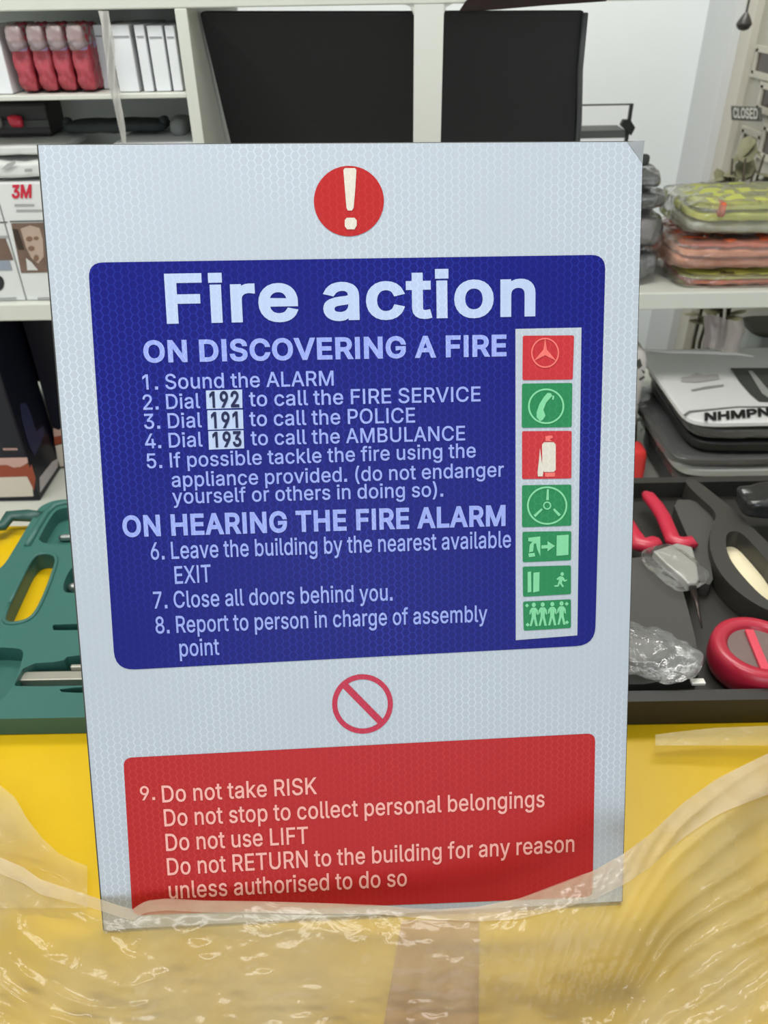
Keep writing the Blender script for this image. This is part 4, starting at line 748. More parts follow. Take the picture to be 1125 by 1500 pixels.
# dark cloth hanging over the top board
P = [(672, 17.5), (682, 2), (700, -14), (900, -14), (888, 2), (800, 8), (730, 14)]
fr = [at(x, y, SY0 - .004) for x, y in P]
tag(MB().prism([q + Vector((0, .003, 0)) for q in fr], fr).build('dark_cloth', mat('dark_brown_cloth', (38, 28, 26), 0.8, 0.2, var=0.2, bump=0.4), origin=tuple(at(780, 8, SY0 - .004)), bevel=.0008), 'dark brown cloth hanging over the edge of the top board', 'cloth')

random.seed(4)
def upbox(px0, px1, ytop, ybot, Y, depth, zfloor, tilt=0.0):
    """An upright box seen between two pixel columns at its foot, front at depth Y."""
    a, b_ = at(px0, ybot, Y), at(px1, ybot, Y); top = at((px0 + px1) / 2, ytop, Y).z
    return a.x, b_.x, Y, Y + depth, zfloor + .0006, top
M_pink = mat('pink_packet', (164, 62, 72), 0.35, 0.5, var=0.3, vscale=60, bump=0.5, bscale=70)
Yq = SY0 + .012
pk0 = None
pcols = [(27, 58), (58, 86), (86, 113), (113, 144)]
plabs = ['pink plastic packet, first from the left of the four on the upper left shelf', 'pink plastic packet, second from the left of the four on the upper left shelf', 'pink plastic packet, third from the left of the four on the upper left shelf', 'pink plastic packet beside the hanging plastic strip, last of the four']
ztopP = at(80, 38, Yq).z; hP = ztopP - zB1; wP = (at(150, 137, Yq).x - at(29, 137, Yq).x) / 4
for i, (p0, p1) in enumerate(pcols):
    cx = at((p0 + p1) / 2, 137, Yq).x
    if pk0 is None:
        pk0 = thing('packet', (cx, Yq + .03, zB1), plabs[0], 'packet', 'pink packets on the upper left shelf')
        MB().puff((cx, Yq + .03, zB1 + hP / 2 + .002), (wP * .86, .06, hP), 7, 16, .0022, 130, 1.3).build('body', M_pink, pk0, smooth=True)
        zl = at(80, 68, Yq).z; MB().puff((cx, Yq + .028, zl), (wP * .86, .0625, .010), 6, 6).build('label_band', mat('lavender_label', (172, 150, 190), 0.4, 0.4), pk0, smooth=True)
        MB().puff((cx, Yq + .024, ztopP - .0115), (wP * .86, .0615, .026), 6, 14, .0022, 110, 4.0).build('clear_top', film_mat('packet_film', (206, 190, 188), 0.35, 0.1, 90, 1.0), pk0, smooth=True)
    else:
        r = pk0.copy(); C.objects.link(r); r.location = (cx, Yq + .03 + random.uniform(0, .004), zB1); r.rotation_euler = (0, 0, random.uniform(-.004, .004)); r['label'] = plabs[i]
        for ch in list(pk0.children): d = ch.copy(); C.objects.link(d); d.parent = r
M_card = mat('white_card', (224, 226, 228), 0.55, 0.3, var=0.015, vscale=20)
def carton(p0, p1, ytop, ybot, Y, depth, zf, lab, group, name='white_box', flap=True):
    x0, x1, y0, y1, z0, z1 = upbox(p0, p1, ytop, ybot, Y, depth, zf)
    o = thing(name, ((x0 + x1) / 2, (y0 + y1) / 2, zf), lab, 'box', group)
    MB().span((x0, y0, z0), (x1, y1, z1)).build('carton', M_card, o, bevel=.0012)
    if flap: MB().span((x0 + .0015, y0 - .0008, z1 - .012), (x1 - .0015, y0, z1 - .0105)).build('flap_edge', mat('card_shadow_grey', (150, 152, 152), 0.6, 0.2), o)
    return o
gw = 'white cartons on the upper left shelf'
carton(-14, 19, 38, 137, Yq, .12, zB1, 'white carton at the far left of the upper shelf, left of the pink packets', gw)
carton(154, 167, 36, 137, Yq + .035, .10, zB1, 'narrow white carton right beside the pink packets', gw)
carton(176, 205, 36, 137, Yq, .12, zB1, 'wide white carton, leftmost of the four right of the plastic strip', gw)
carton(212, 226, 36, 137, Yq, .12, zB1, 'slim white carton, second of the four right of the plastic strip', gw)
carton(230, 251.5, 37, 137, Yq, .12, zB1, 'white carton, third of the four right of the plastic strip', gw)
carton(255, 268.5, 37, 137, Yq, .12, zB1, 'slim white carton against the upright, last of the four', gw)
# hanging plastic strip
def strip_pt(u, v):
    px = 151 + 30 * v + 1.5 * math.sin(v * 9); py = 16 + 196 * v; wd = (15 - 5 * abs(math.sin(v * 4.2))); tw = v * 5.0
    q = at(px + (u - .5) * wd, py, SY0 - .012); q.y += .006 * math.sin(tw) * (u - .5) * 2 + .002 * math.sin(u * 9 + v * 20); return q
tag(MB().grid(strip_pt, 8, 60).build('plastic_strip', film_mat('strip_film', (224, 222, 216), 0.28, 0.15, 40, .8), origin=tuple(at(151, 17, SY0 - .012)), smooth=True), 'clear twisted plastic strip hanging from the top board at the left', 'plastic strip')

# white respirator cartons on the middle board
M_box = mat('carton_white', (214, 216, 214), 0.5, 0.35, var=0.02)
Yb = SY0 + .012
bz0, bz1 = zC1, at(25, 268, Yb).z
bx0, bx1 = at(41, 446, Yb).x, at(41, 446, Yb).x + .15
def face_quad(o, name, m, pts, Y, dy=.0006):
    fr = [at(x, y, Y - dy) for x, y in pts]; return MB().add([tuple(q) for q in fr], [tuple(range(len(fr)))]).build(name, m, o)
M_photo = mat('print_brown', (112, 90, 78), 0.5, 0.4, var=0.35, vscale=60)
def mask_carton(x0, x1, lab):
    o = thing('carton', ((x0 + x1) / 2, Yb + .07, zC1), lab, 'box', 'white cartons on the middle board')
    MB().span((x0, Yb, bz0 + .0006), (x1, Yb + .15, bz1)).build('carton_body', M_box, o, bevel=.0015)
    return o
c1 = mask_carton(bx0, bx1, 'white carton with a red logo and a printed face, right beside the sign edge')
lg = MB(); A, B = at(17, 290, Yb - .0008), at(46, 289, Yb - .0008); hh = at(17, 272, Yb - .0008) - A
lettering(lg, '3M', lambda x, y: A + (B - A) * x + hh * y, 34, -10); lg.build('logo', mat('logo_red', (196, 40, 62), 0.5, 0.3), c1)['label'] = 'red printed logo'
M_txt = mat('print_grey', (158, 160, 158), 0.5, 0.3)
for x0, x1, y in ((21, 50, 299), (24, 66, 307)): face_quad(c1, 'text_line', M_txt, ((x0, y + 3.5), (x1, y + 3), (x1, y), (x0, y)), Yb)
face_quad(c1, 'fold_line', mat('print_dark', (84, 84, 80), 0.5, 0.3), ((14, 325.5), (66, 324.5), (66, 322.5), (14, 323.5)), Yb)
ph = face_quad(c1, 'printed_photo', M_photo, ((16, 327), (66, 326), (70, 399), (31, 400)), Yb); ph['label'] = 'printed photograph of a face'
skin, hair = mat('print_skin', (178, 156, 140), 0.5, 0.3, var=0.1, vscale=80), mat('print_hair', (58, 48, 40), 0.5, 0.3)
face_quad(c1, 'printed_face', skin, ((30, 335), (44, 330), (58, 334), (63, 352), (64, 376), (56, 386), (46, 378), (38, 362)), Yb, .0009)
face_quad(c1, 'printed_hair', hair, ((18, 335), (26, 336), (33, 356), (36, 366), (27, 366), (22, 352)), Yb, .0009)
shade = mat('print_shade', (128, 98, 80), 0.5, 0.3)
for ex_, ey_, ra, rb in ((43, 350, 5, 4), (53, 349, 4, 3), (46, 364, 5, 4), (53, 378, 4, 5)):
    face_quad(c1, 'printed_face', shade, [(ex_ + ra * math.cos(-k * .6283), ey_ + rb * math.sin(-k * .6283)) for k in range(10)], Yb, .0012)
face_quad(c1, 'printed_collar', mat('print_pale', (206, 204, 200), 0.5, 0.3), ((38, 378), (46, 384), (56, 396), (40, 396)), Yb, .0010)
face_quad(c1, 'text_line', M_txt, ((55, 439), (80, 438), (80, 435), (55, 436)), Yb)
c2 = mask_carton(bx0 - .152, bx0 - .0015, 'white carton at the left frame edge, beside the one with the red logo')
face_quad(c2, 'fold_line', mat('print_dark', (84, 84, 80)), ((-20, 327.5), (11, 326.5), (11, 324.5), (-20, 325.5)), Yb)
face_quad(c2, 'printed_photo', M_photo, ((-30, 350), (8, 349), (20, 381), (-24, 382)), Yb)
face_quad(c2, 'printed_photo', mat('print_blue', (142, 150, 162), 0.5, 0.3), ((-24, 382), (14, 381.5), (18, 396), (-20, 397)), Yb)
face_quad(c2, 'text_line', M_txt, ((-20, 350), (12, 349), (11, 345), (-20, 346)), Yb)
face_quad(c2, 'text_line', M_txt, ((-10, 440), (24, 439), (24, 435.5), (-10, 436.5)), Yb)
dk = [at(-2 + 8 * math.cos(k * math.pi / 10), 415 + 11 * math.sin(k * math.pi / 10), Yb - .0008) for k in range(20)]
MB().add(dk, [tuple(reversed(range(20)))]).build('printed_dot', mat('print_black', (40, 44, 46), 0.5, 0.3), c2)
# white packs lying on the cartons
M_wp = mat('white_pack', (208, 210, 206), 0.4, 0.4, var=0.06, vscale=30, bump=0.4, bscale=40)
zt = bz1
zk1 = at(20, 232, Yb + .01).z; zk2 = at(20, 212, Yb + .01).z
xa, xb = at(-40, 250, Yb).x, at(95, 250, Yb).x
pz = thing('white_pack', ((xa + xb) / 2, Yb + .07, zt), 'crumpled white plastic pack lying on the white cartons', 'pack', 'white packs on the cartons')
MB().puff(((xa + xb) / 2, Yb + .07, (zt + zk1) / 2 + .0005), (xb - xa, .13, zk1 - zt - .005), 6, 14, .002, 40, 3).build('wrapper', M_wp, pz, smooth=True)
face_quad(pz, 'printed_leaf', mat('print_leaf', (166, 168, 166), 0.5, 0.3), ((2, 248), (10, 240), (24, 234), (22, 240), (12, 248)), Yb + .003, .0006)
face_quad(pz, 'text_line', M_txt, ((36, 252), (47, 251.5), (47, 247), (36, 247.5)), Yb + .003, .0006)
pz = thing('white_pack', ((xa + xb) / 2, Yb + .07, zk1), 'flat white pack on top of the crumpled white one', 'pack', 'white packs on the cartons')
MB().puff(((xa + xb) / 2, Yb + .07, (zk1 + zk2) / 2 + .001), (xb - xa - .004, .12, zk2 - zk1 - .003), 7, 10, .0008, 40, 6).build('wrapper', M_wp, pz, smooth=True)
# dark things standing behind them under the upper board
zq = zk2
Yd = Yb + .012
def gap(x, y): return at(x, y, Yd + .05)
x0, x1 = gap(-30, 190).x, gap(74, 190).x; zt_ = gap(20, 151).z; zb_ = zk2 - .001
bt = thing('power_tool_case', ((x0 + x1) / 2, Yd + .09, zb_), 'black case with a red knob under the upper shelf at the left', 'tool case')
MB().span((x0, Yd + .05, zb_ + .002), (x1, Yd + .11, zt_)).build('case_body', mat('case_black', (42, 40, 38), 0.5, 0.4, var=0.1), bt, bevel=.004)
MB().span((x0, Yd + .046, gap(0, 188).z), (x1 + .001, Yd + .05, gap(0, 176).z)).build('grey_band', mat('case_grey', (66, 66, 62), 0.5, 0.3), bt, bevel=.001)
q = gap(26, 176); MB().puff((q.x, Yd + .042, q.z), (.018, .012, .014), 3, 8, .002, 90).build('red_knob', mat('knob_red', (190, 40, 60), 0.35, 0.5), bt, smooth=True)
q = gap(3, 178); MB().puff((q.x, Yd + .042, q.z), (.008, .010, .012), 3, 6).build('grey_knob', mat('knob_grey', (112, 110, 106), 0.4, 0.5), bt, smooth=True)
# cushion
xc0, xc1 = gap(88, 195).x, gap(243, 195).x; zc0_, zc1_ = zk2 + .002, gap(160, 179).z
cu = MB(); cu.puff(((xc0 + xc1) / 2, Yd + .075, (zc0_ + zc1_) / 2), (xc1 - xc0, .05, zc1_ - zc0_), 4, 14, .002, 40, 2)
for s_ in (-1, 1): cu.puff(((xc0 + xc1) / 2 + s_ * (xc1 - xc0) / 2 * .93, Yd + .07, zc1_ - .002), (.012, .02, .012), 2.4, 6)
shelf_c = MB().span((bx1 + .003, Yb + .002, zC1 + .0006), (xD0 - .002, Yb + .13, zc0_ - .003)).build('white_box', M_card, origin=((xc0 + xc1) / 2, Yb + .07, zC1), bevel=.0015)
tag(shelf_c, 'white box behind the top left corner of the sign carrying the dark cushion', 'box')
tag(cu.build('cushion', mat('cushion_dark', (50, 54, 54), 0.7, 0.3, var=0.1), origin=((xc0 + xc1) / 2, Yd + .075, zc0_), smooth=True), 'small dark grey cushion with eared corners under the upper shelf', 'cushion')
q = gap(262, 192); tag(MB().puff((q.x - .001, Yd + .07, (q.z + zc0_) / 2 + .005), (.022, .05, .022), 3, 8, .002, 60, 4).build('grey_cloth', mat('cloth_grey', (138, 140, 138), 0.7, 0.2, var=0.15), origin=(q.x, Yd + .07, zc0_), smooth=True), 'small grey folded cloth against the upright beside the cushion', 'cloth')

# boxed power tools on the table, lower left
M_navy = mat('box_navy', (13, 15, 30), 0.4, 0.4, var=0.1, vscale=10)
Y2 = on(59, 734, TABLE).y; xr = on(59, 734, TABLE).x; zt2 = at(20, 482, Y2).z
dp = on(94, 682, TABLE).y - Y2
def tool_box(x0, x1, y0, dp, h, lab):
    o = thing('tool_carton', ((x0 + x1) / 2, y0 + dp / 2, TABLE), lab, 'box', 'navy tool cartons on the table')
    MB().span((x0, y0, TABLE + .0006), (x1, y0 + dp, TABLE + h)).build('carton_body', M_navy, o, bevel=.002)
    return o
t1 = tool_box(xr - .24, xr, Y2, dp, zt2 - TABLE, 'navy tool carton with orange and white foot, nearest at the lower left')
M_or, M_wh, M_pk = mat('print_rust', (150, 74, 52), 0.5, 0.3), mat('print_cream', (214, 206, 194), 0.5, 0.3), mat('print_pinkish', (196, 160, 150), 0.5, 0.3)
face_quad(t1, 'printed_foot', M_wh, ((-60, 730), (49, 727), (46, 698), (-60, 701)), Y2)
face_quad(t1, 'printed_band', M_or, ((-60, 701), (46, 698), (42, 680), (-60, 682)), Y2)
face_quad(t1, 'printed_band', M_or, ((39, 697), (50, 719), (52, 700), (46, 680)), Y2, .0008)
face_quad(t1, 'printed_wave', M_pk, ((-60, 684), (10, 681), (20, 685), (30, 684), (41, 678), (40, 670), (-60, 672)), Y2, .0010)
wl = MB(); 
for k in range(6): a_ = at(6 + k * 3.6, 658, Y2 - .0008); wl.box(a_, (.0026, .0004, .0034))
wl.build('small_print', M_pk, t1)
def side(px, py): q = onx(px, py, xr); return Vector((xr + .0008, q.y, q.z))
def side_quad(name, m, pts): MB().add([tuple(side(*p)) for p in pts], [tuple(range(len(pts)))]).build(name, m, t1)
side_quad('printed_foot', mat('print_lilac', (200, 192, 196), 0.5, 0.3), ((58, 722), (84, 684), (84, 672), (76, 676), (57, 700)))
side_quad('printed_letter', mat('print_slate', (46, 50, 82), 0.45, 0.4), ((28, 592), (37, 590), (44, 605), (52, 632), (64, 622), (64, 638), (50, 668), (43, 655), (38, 640), (32, 618)))
side_quad('sticker', mat('sticker_grey', (150, 148, 146), 0.5, 0.3), ((41, 499), (54, 496), (58, 516), (47, 519)))
t2 = tool_box(xr + .006, xr + .14, Y2 + dp * .9, .16, zt2 - TABLE - .004, 'navy tool carton beside the sign, behind the nearer one')
Y3 = Y2 + dp * .9
face_quad(t2, 'printed_wave', M_pk, ((79, 640), (98, 636), (98, 622), (86, 630), (78, 627)), Y3)
face_quad(t2, 'printed_band', M_or, ((80, 652), (98, 648), (98, 636), (79, 640)), Y3)
face_quad(t2, 'printed_foot', M_wh, ((86, 684), (100, 682), (98, 649), (81, 653)), Y3)
# ------------------------------------------------------------------ right side
Yr = SY0 + .015
M_lime, M_orange, M_peach, M_silver = mat('lime_fabric', (204, 208, 104), 0.6, 0.3, var=0.18, vscale=35), mat('orange_fabric', (222, 104, 66), 0.6, 0.3, var=0.15, vscale=35), mat('peach_fabric', (236, 168, 136), 0.6, 0.3, var=0.15, vscale=35), mat('silver_tape', (214, 214, 204), 0.3, 0.6, 0.2, var=0.1)
M_clear = film_mat('vest_film', (250, 246, 232), 0.86, 0.06, 50, 1.0, 1.0, 1.7)
def vest(p0, y0, y1, cols, lab, Y=Yr, length=.22, dep=.13, film=True, stripe=False):
    """A folded vest in a clear bag: layers stacked between two pixel rows of its front edge."""
    a, zt_, zb_ = at(p0 + 9, y1, Y).x, at(p0 + 50, y0, Y).z, max(zC1 + .0035, at(p0 + 50, y1, Y).z)
    o = thing('folded_vest', (a + length / 2, Y + dep / 2, zb_), lab, 'vest', 'bagged safety vests on the right shelf')
    n = len(cols); h = (zt_ - zb_) / n
    for i, m in enumerate(cols):
        MB().puff((a + length / 2, Y + dep / 2, zb_ + h * (i + .5)), (length - .006, dep - .008 - .004 * (i % 2), h * .90), 6, 18, .0022, 55, i * 2.7 + p0).build('fold', m, o, smooth=True)
    if stripe: MB().puff((a + .034, Y + .02 - .0012, zt_ - h * .75), (.008, .04, h * 1.3), 6, 6).build('stripe', M_orange, o, smooth=True)
    if film: MB().puff((a + length / 2 - .006, Y + dep / 2, (zt_ + zb_) / 2), (length + .012, dep + .008, zt_ - zb_ - .001), 7, 30, .002, 60, p0).build('clear_bag', M_clear, o, smooth=True)
    return o
vest(990, 402, 434, [M_orange, M_lime, M_lime], 'yellow and orange bagged safety vest at the bottom of the stack')
vest(984, 352, 397, [M_peach, M_peach, M_orange], 'peach orange bagged safety vest in the middle of the stack', dep=.135)
vest(1004, 296, 346, [M_silver, M_lime, M_lime], 'lime bagged safety vest with an orange stripe on top of the stack', dep=.125, stripe=True)
# dark bagged goods beside them
M_dbag = film_mat('dark_bag_film', (176, 178, 178), 0.62, 0.07, 55, 1.0, 1.0, 1.9)
M_dgood = mat('dark_goods', (64, 66, 66), 0.3, 0.6, var=0.6, vscale=35)
M_pgood = mat('rosy_goods', (160, 142, 138), 0.5, 0.4, var=0.2, vscale=35)
for i, (p1, y0, y1, m, lab) in enumerate(((972, 374, 434, M_dgood, 'dark bagged pack at the bottom of the grey stack beside the vests'), (982, 318, 372, M_pgood, 'rosy grey bagged pack, second from the bottom of the grey stack'),
                                      (990, 284, 316, M_dgood, 'dark grey bagged pack, third from the bottom of the grey stack'), (985, 256, 280, M_dgood, 'dark grey bagged pack on top of the grey stack'))):
    b_, zt_, zb_ = at(p1 - 6, y1, Yr).x, at(p1, y0, Yr).z, max(zC1 + .005, at(p1, y1, Yr).z)
    o = thing('bagged_pack', (b_ - .08, Yr + .08, zb_), lab, 'pack', 'grey bagged packs beside the sign')
    MB().puff((b_ - .055, Yr + .08, (zt_ + zb_) / 2), (.095, .13, (zt_ - zb_) * .84), 4, 10, .004, 40, i).build('contents', m, o, smooth=True)
    MB().puff((b_ - .05, Yr + .08, (zt_ + zb_) / 2), (.105, .14, (zt_ - zb_) * .92), 4, 24, .004, 45, i + 5).build('clear_bag', M_dbag, o, smooth=True)

# wire stand on the shelf behind the sign's top right corner
Yw = SY0 + .30
zw = at(890, 152.5, Yw).z
ws = thing('wire_stand', (at(890, 205, Yw).x, Yw, zC1), 'thin black wire frame stand behind the top right corner of the sign', 'stand')
M_wire = mat('black_wire', (48, 50, 48), 0.4, 0.4)
xl, xr_ = at(838, 152, Yw).x, at(928, 152, Yw).x; z2_ = at(890, 191, Yw).z
MB().span((xl, Yw, zw - .002), (xr_, Yw + .003, zw)).build('top_bar', M_wire, ws)
MB().span((xr_ - .005, Yw - .001, zC1 + .0005), (xr_, Yw + .004, zw)).build('leg', M_wire, ws)
MB().span((xl, Yw - .001, zC1 + .0005), (xl + .005, Yw + .004, zw)).build('leg', M_wire, ws)
MB().span((xl, Yw - .001, z2_ - .011), (xr_ - .006, Yw + .05, z2_)).build('tray', mat('stand_grey', (118, 120, 116), 0.5, 0.3, var=0.1), ws, bevel=.001)
fr = [at(x, y, Yw - .006) for x, y in ((910, 184), (914, 176), (924, 176), (931, 187), (925, 199), (918, 192))]
MB().prism([v + Vector((0, .012, 0)) for v in fr], fr).build('clip', mat('clip_dark', (52, 56, 50), 0.5, 0.3), ws, bevel=.001)
q = at(945, 234, Yr + .05); hk = MB().puff((q.x - .004, Yr + .05, q.z), (.018, .012, .014), 4, 6)
hk.span((q.x - .006, Yr + .047, at(945, 242, Yr + .05).z), (q.x - .002, Yr + .053, q.z)); tag(hk.build('wall_hook', M_wire, origin=(q.x, Yr + .05, q.z - .014), smooth=False), 'small black hook above the grey packs beside the sign', 'hook')

# garment packs on the table behind the black case
M_white_g = mat('white_garment', (224, 224, 222), 0.5, 0.4, var=0.05, vscale=14, bump=0.3, bscale=14)
M_blk_g = mat('black_garment', (34, 35, 35), 0.45, 0.4, var=0.3, vscale=20)
M_slate_g = mat('slate_garment', (74, 79, 80), 0.35, 0.5, var=0.15, vscale=20, bump=0.4, bscale=30)
M_pale_g = mat('pale_garment', (176, 180, 178), 0.35, 0.5, var=0.1, vscale=20)
M_gfilm = film_mat('garment_film', (214, 212, 210), 0.86, 0.08, 40, .8)
gx0, gx1 = .43, .72
zl0 = TABLE + .0006
zs = [zl0, at(1080, 716, .93).z, at(1080, 700, .93).z, at(1080, 683, .93).z, at(1080, 668, .93).z, at(1080, 645, .935).z, at(1080, 622, .945).z, at(1060, 612, .955).z]
specs = [(M_slate_g, 'slate bagged garment pack at the bottom of the pile behind the black case'), (M_blk_g, 'black bagged garment pack, second from the bottom behind the black case'), (M_pale_g, 'pale bagged garment pack low in the pile behind the black case'),
         (M_slate_g, 'slate bagged garment pack just below the black ones'), (M_blk_g, 'black bagged garment pack in the middle of the pile'), (M_slate_g, 'slate shiny garment pack right under the white one')]
for i, (m, lab) in enumerate(specs):
    z0, z1 = zs[i], zs[i + 1]
    if z1 - z0 < .004: z1 = z0 + .004
    xo = gx0 + (0, .0, -.015, -.02, .0, .005)[i]; y0 = .915 + .004 * i
    o = thing('garment_pack', ((xo + gx1) / 2, y0 + .12, z0), lab, 'garment pack', 'bagged garments piled on the table')
    MB().puff(((xo + gx1) / 2, y0 + .12, (z0 + z1) / 2), (gx1 - xo, .235, (z1 - z0) * .80), 8, 16, .0010, 22, i * 1.9).build('garment', m, o, smooth=True)
    if i in (1, 3, 5): MB().puff(((xo + gx1) / 2 - .004, y0 + .12, (z0 + z1) / 2), (gx1 - xo + .012, .243, (z1 - z0) * .88), 8, 22, .0010, 40, i * 3.1).build('clear_bag', M_gfilm, o)
zw0, zw1 = zs[6], zs[7] + .006
wy0, wy1 = on(1060, 618, zw1).y, on(1040, 509, zw1).y
wx0 = on(1000, 600, zw1).x - .004
o = thing('garment_pack', ((wx0 + gx1) / 2, (wy0 + wy1) / 2, zw0), 'white printed garment pack on top of the dark pile', 'garment pack', 'bagged garments piled on the table')
M_ = MB().puff(((wx0 + gx1) / 2, (wy0 + wy1) / 2, (zw0 + zw1) / 2 + .0008), (gx1 - wx0, wy1 - wy0, zw1 - zw0 - .002), 9, 18, .0006, 14, 9.0); M_.build('garment', M_white_g, o, smooth=True)
def top_poly(name, m, pts, dz=.0012):
    return MB().add([tuple(on(x, y, zw1 + dz)) for x, y in pts], [tuple(range(len(pts)))]).build(name, m, o)
M_pr = mat('print_charcoal', (70, 72, 68), 0.5, 0.3, var=0.1)
pp = top_poly('printed_panel', M_pr, ((1070, 539), (1170, 539), (1170, 590), (1112, 588), (1100, 578), (1084, 560))); pp['label'] = 'charcoal printed panel'
top_poly('printed_stripe', mat('print_silver', (160, 162, 156), 0.5, 0.3), ((1096, 543), (1102, 543), (1128, 574), (1128, 584), (1116, 576)), .0018)
top_poly('printed_mark', mat('print_faint', (178, 176, 172), 0.5, 0.3), ((998, 553), (1012, 550), (1020, 546), (1030, 549), (1052, 548), (1054, 555), (1020, 560), (998, 559)))
top_poly('printed_mark', mat('print_greyer', (150, 150, 146), 0.5, 0.3), ((1012, 571), (1034, 566), (1060, 563), (1060, 565.5), (1036, 569), (1014, 573)))
lg = MB(); A, B = on(1032, 616, zw1 + .0016), on(1128, 608, zw1 + .0016); hh = on(1032, 605, zw1 + .0016) - A
lettering(lg, 'NHMPN', lambda x, y: A + (B - A) * x + hh * y, 34, 0); lg.build('lettering', mat('print_jet', (30, 30, 30), 0.5, 0.3), o)
MB().tube([on(x, y, zw1 + .001) for x, y in ((1003, 608), (1010, 603), (1040, 600), (1080, 596), (1130, 596))], [.002, .002, .0016, .0014, .0014], 8, .6).build('bag_seam', mat('seam_grey', (112, 114, 112), 0.4, 0.4), o, smooth=True)
MB().tube([on(x, y, zw1 + .001) for x, y in ((936, 512), (980, 515), (1040, 516), (1080, 518), (1104, 522))], [.002, .004, .005, .004, .002], 10, .7).build('bag_lip', mat('lip_white', (230, 228, 222), 0.3, 0.6), o, smooth=True)
# rosy pack sloping down at the left of the pile
q0, q1, q2, q3 = on(944, 528, TABLE + .11), on(1000, 590, TABLE + .11), on(1022, 694, TABLE + .012), on(955, 696, TABLE + .012)
M_rosy = mat('rosy_film', (190, 168, 162), 0.35, 0.5, var=0.14, vscale=18, bump=0.6, bscale=30)
def slope(u, v):
    a_ = Vector(q0).lerp(q1, u); b_ = Vector(q3).lerp(q2, u); p_ = a_.lerp(b_, v); p_.x = min(p_.x, .392); p_.z += .012 * math.sin(v * math.pi) + .004 * noise.noise(Vector((u * 4, v * 9, 3))); return p_
m = MB().grid(slope, 14, 26); n0 = len(m.v); m.grid(lambda u, v: Vector((*slope(u, v)[:2], TABLE + .001)), 14, 26)
ringi = [i for i in range(15)] + [j * 15 + 14 for j in range(1, 27)] + [26 * 15 + i for i in range(13, -1, -1)] + [j * 15 for j in range(25, 0, -1)]
m.f += [(ringi[i], ringi[(i + 1) % len(ringi)], n0 + ringi[(i + 1) % len(ringi)], n0 + ringi[i]) for i in range(len(ringi))]
tag(m.build('rosy_pack', M_rosy, origin=(q3.x, q3.y, TABLE), smooth=True), 'rosy translucent pack sloping down left of the garment pile', 'pack')
# fluorescent red packet and the patterned pack by the sign
a_, b_ = on(905, 688, TABLE + .03), on(947, 688, TABLE + .03)
tag(MB().puff(((a_.x + b_.x) / 2, a_.y + .02, TABLE + .031), (b_.x - a_.x, .04, .06), 6, 10, .001, 30).build('red_packet', mat('fluorescent_red', (250, 72, 72), 0.4, 0.4, var=0.05), origin=((a_.x + b_.x) / 2, a_.y + .03, TABLE), smooth=True), 'fluorescent red packet behind the black case beside the sign', 'packet')
a_ = on(940, 600, TABLE + .08)
pb = thing('patterned_pack', (a_.x - .04, 1.06, TABLE), 'pale pack with black scribbled print behind the right edge of the sign', 'pack')
xq = at(948, 600, 1.02).x - .002; zq1 = at(945, 520, 1.02).z
MB().puff((xq - .06, 1.065, (TABLE + zq1) / 2 + .001), (.12, .05, zq1 - TABLE - .002), 8, 12, .002, 30).build('wrapper', mat('pale_wrapper', (200, 196, 190), 0.45, 0.4, var=0.1), pb, smooth=True)
for pts in (((931, 530), (938, 526), (941, 536), (935, 541)), ((939, 541), (945, 545), (943, 548)), ((936, 556), (944, 551), (945, 553), (938, 558)), ((934, 593), (944, 590), (945, 593), (936, 597)), ((933, 614), (940, 611), (941, 615), (934, 618)), ((937, 633), (941, 628), (942, 630))):
    fr = [at(x, y, 1.0278) for x, y in pts]; MB().prism([v + Vector((0, .002, 0)) for v in fr], fr).build('scribble', M_pr, pb)
# bag end hanging under the right board, and the pack at the frame edge
def hang(u, v):
    q = at(1030 + 58 * u + 3 * math.sin(v * 4), 466 + 48 * v, 1.06); q.y += .012 * math.sin(u * 6.5) + .003 * math.sin(v * 5 + u * 4); return q
tag(MB().grid(hang, 20, 10).build('hanging_bag', film_mat('hanging_film', (196, 184, 182), 0.35, 0.15, 20, .5), origin=tuple(at(1060, 466, 1.06)), smooth=True), 'clear rosy bag end hanging below the right shelf board', 'bag')
q = at(1128, 520, 1.28)
ep = thing('pale_bundle', (q.x + .03, 1.31, TABLE), 'pale bundle with black bands at the right frame edge under the shelf', 'bundle')
zq1 = at(1125, 492, 1.27).z
MB().puff((at(1108, 520, 1.27).x + .05, 1.31, (TABLE + zq1) / 2 + .001), (.10, .09, zq1 - TABLE - .002), 5, 12, .004, 30).build('wrapper', mat('bundle_pale', (176, 180, 176), 0.45, 0.4, var=0.12), ep, smooth=True)
MB().puff((at(1108, 488, 1.27).x + .05, 1.31, zq1 + .001), (.102, .094, .010), 4, 8).build('band', mat('band_dark', (62, 60, 52), 0.5, 0.3), ep, smooth=True)

# ------------------------------------------------------------------ by the doorway
def dn(px, py, dx=.0): return onx(px, py, XW - dx)
# sign hanging on the door
P0, P1, P2, P3 = dn(1070, 155, .004), dn(1112, 157, .004), dn(1113, 178, .004), dn(1071, 176, .004)
cs = thing('door_sign', (XW - .004, (P2.y + P3.y) / 2, min(P2.z, P3.z)), 'small grey sign reading CLOSED hanging on the glass door', 'sign')
MB().prism([v + Vector((.006, 0, 0)) for v in (P0, P1, P2, P3)], [P0, P1, P2, P3]).build('plate', mat('plate_grey', (66, 66, 60), 0.5, 0.3), cs, bevel=.002)
lg = MB(); A, B = dn(1074, 172, .0052), dn(1110, 174, .0052); hh = dn(1074, 158, .0052) - A
lettering(lg, 'CLOSED', lambda x, y: A + (B - A) * x + hh * y, 20, 0); lg.build('lettering', mat('plate_letters', (206, 204, 194), 0.5, 0.3), cs)
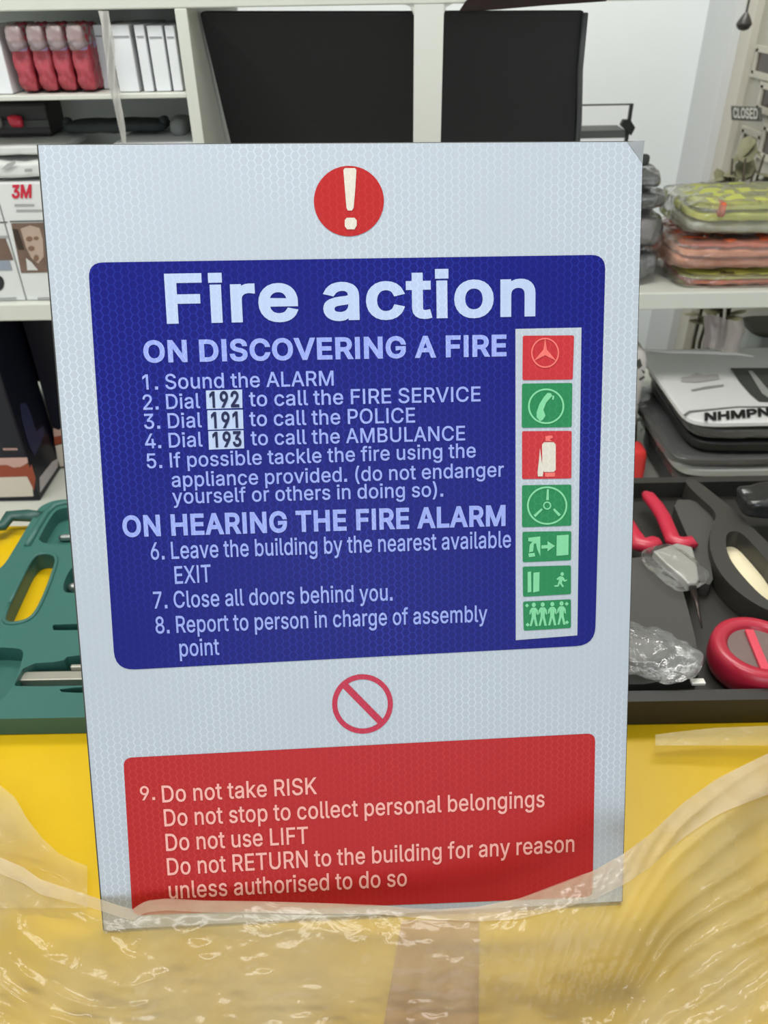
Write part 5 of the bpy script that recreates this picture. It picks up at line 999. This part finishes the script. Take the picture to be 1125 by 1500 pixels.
# pendant lamp
Yl = 1.75
q = at(1091, 30, Yl); lt = at(1093, -60, Yl)
pl_ = thing('pendant_lamp', (q.x, q.y, 2.65), 'dark pendant lamp hanging near the glass door', 'lamp')
qs = at(1091, 17, Yl).z; qb = at(1091, 44, Yl).z; r_ = abs(at(1102, 35, Yl).x - at(1080, 35, Yl).x) / 2
MB().lathe([(r_ * .12, qs - qb), (r_ * .45, (qs - qb) * .82), (r_ * .95, (qs - qb) * .42), (r_, (qs - qb) * .30), (r_ * .75, (qs - qb) * .08), (r_ * .5, 0), (r_ * .45, .004), (r_ * .3, (qs - qb) * .5)], (q.x, q.y, qb), 24).build('lamp_shade', mat('lamp_dark', (50, 48, 44), 0.35, 0.5), pl_, smooth=True)
MB().puff((q.x, q.y, qb + .008), (.016, .016, .02), 2.2, 8).build('bulb', mat('bulb_pale', (196, 192, 182), 0.3, 0.5), pl_, smooth=True)
MB().tube([(q.x, q.y, qs - .002), (q.x, q.y, 2.65)], .002, 6).build('cord', M_wire, pl_)
# a potted leafy plant by the doorway
random.seed(11)
Yp = 1.60
pc = at(1100, 300, Yp); gz = at(1100, 262, Yp).z
plant = thing('potted_plant', (pc.x, Yp, 0), 'greyish green leafy plant by the glass door at the right edge', 'plant')
M_leaf, M_stem, M_pot = mat('leaf_olive', (122, 120, 92), 0.55, 0.3, var=0.25, vscale=30), mat('stem_brown', (74, 66, 52), 0.6, 0.3), mat('pot_cream', (190, 184, 168), 0.6, 0.3)
MB().lathe([(0, .001), (.10, .001), (.13, .22), (.135, .24), (.12, .24), (.11, .20), (0, .20)], (pc.x, Yp, 0), 32).build('pot', M_pot, plant, smooth=True)
for k, (px, py) in enumerate(((1073, 232), (1080, 242), (1092, 232), (1106, 246), (1120, 226), (1090, 258), (1112, 262), (1070, 256))):
    tip = at(px, py, Yp + random.uniform(-.05, .05)); base = Vector((pc.x + random.uniform(-.03, .03), Yp, .2)); mid = base.lerp(tip, .6) + Vector((random.uniform(-.04, .04), 0, 0))
    pth = [base, base.lerp(mid, .5), mid, mid.lerp(tip, .5), tip]
    MB().tube(pth, [.006, .005, .004, .003, .002], 6).build('stem', M_stem, plant, smooth=True)
    lf = MB()
    for s_ in range(12):
        c_ = mid.lerp(tip, .15 + .075 * s_); ang, el = random.uniform(0, 6.28), random.uniform(-.3, .9); L_ = random.uniform(.035, .06)
        d_ = Vector((math.cos(ang) * math.cos(el), math.sin(ang) * math.cos(el), math.sin(el))); s2 = d_.cross(Vector((0, 0, 1))).normalized() * L_ * .32
        ol = [c_ + d_ * L_ * (.5 - .5 * math.cos(k_ * .7854)) + s2 * math.sin(k_ * .7854) for k_ in range(8)]; lf.add(ol + [c_ + d_ * L_ * .5 + Vector((0, 0, .005))], [(k_, (k_ + 1) % 8, 8) for k_ in range(8)])
    lf.build('leaves', M_leaf, plant)
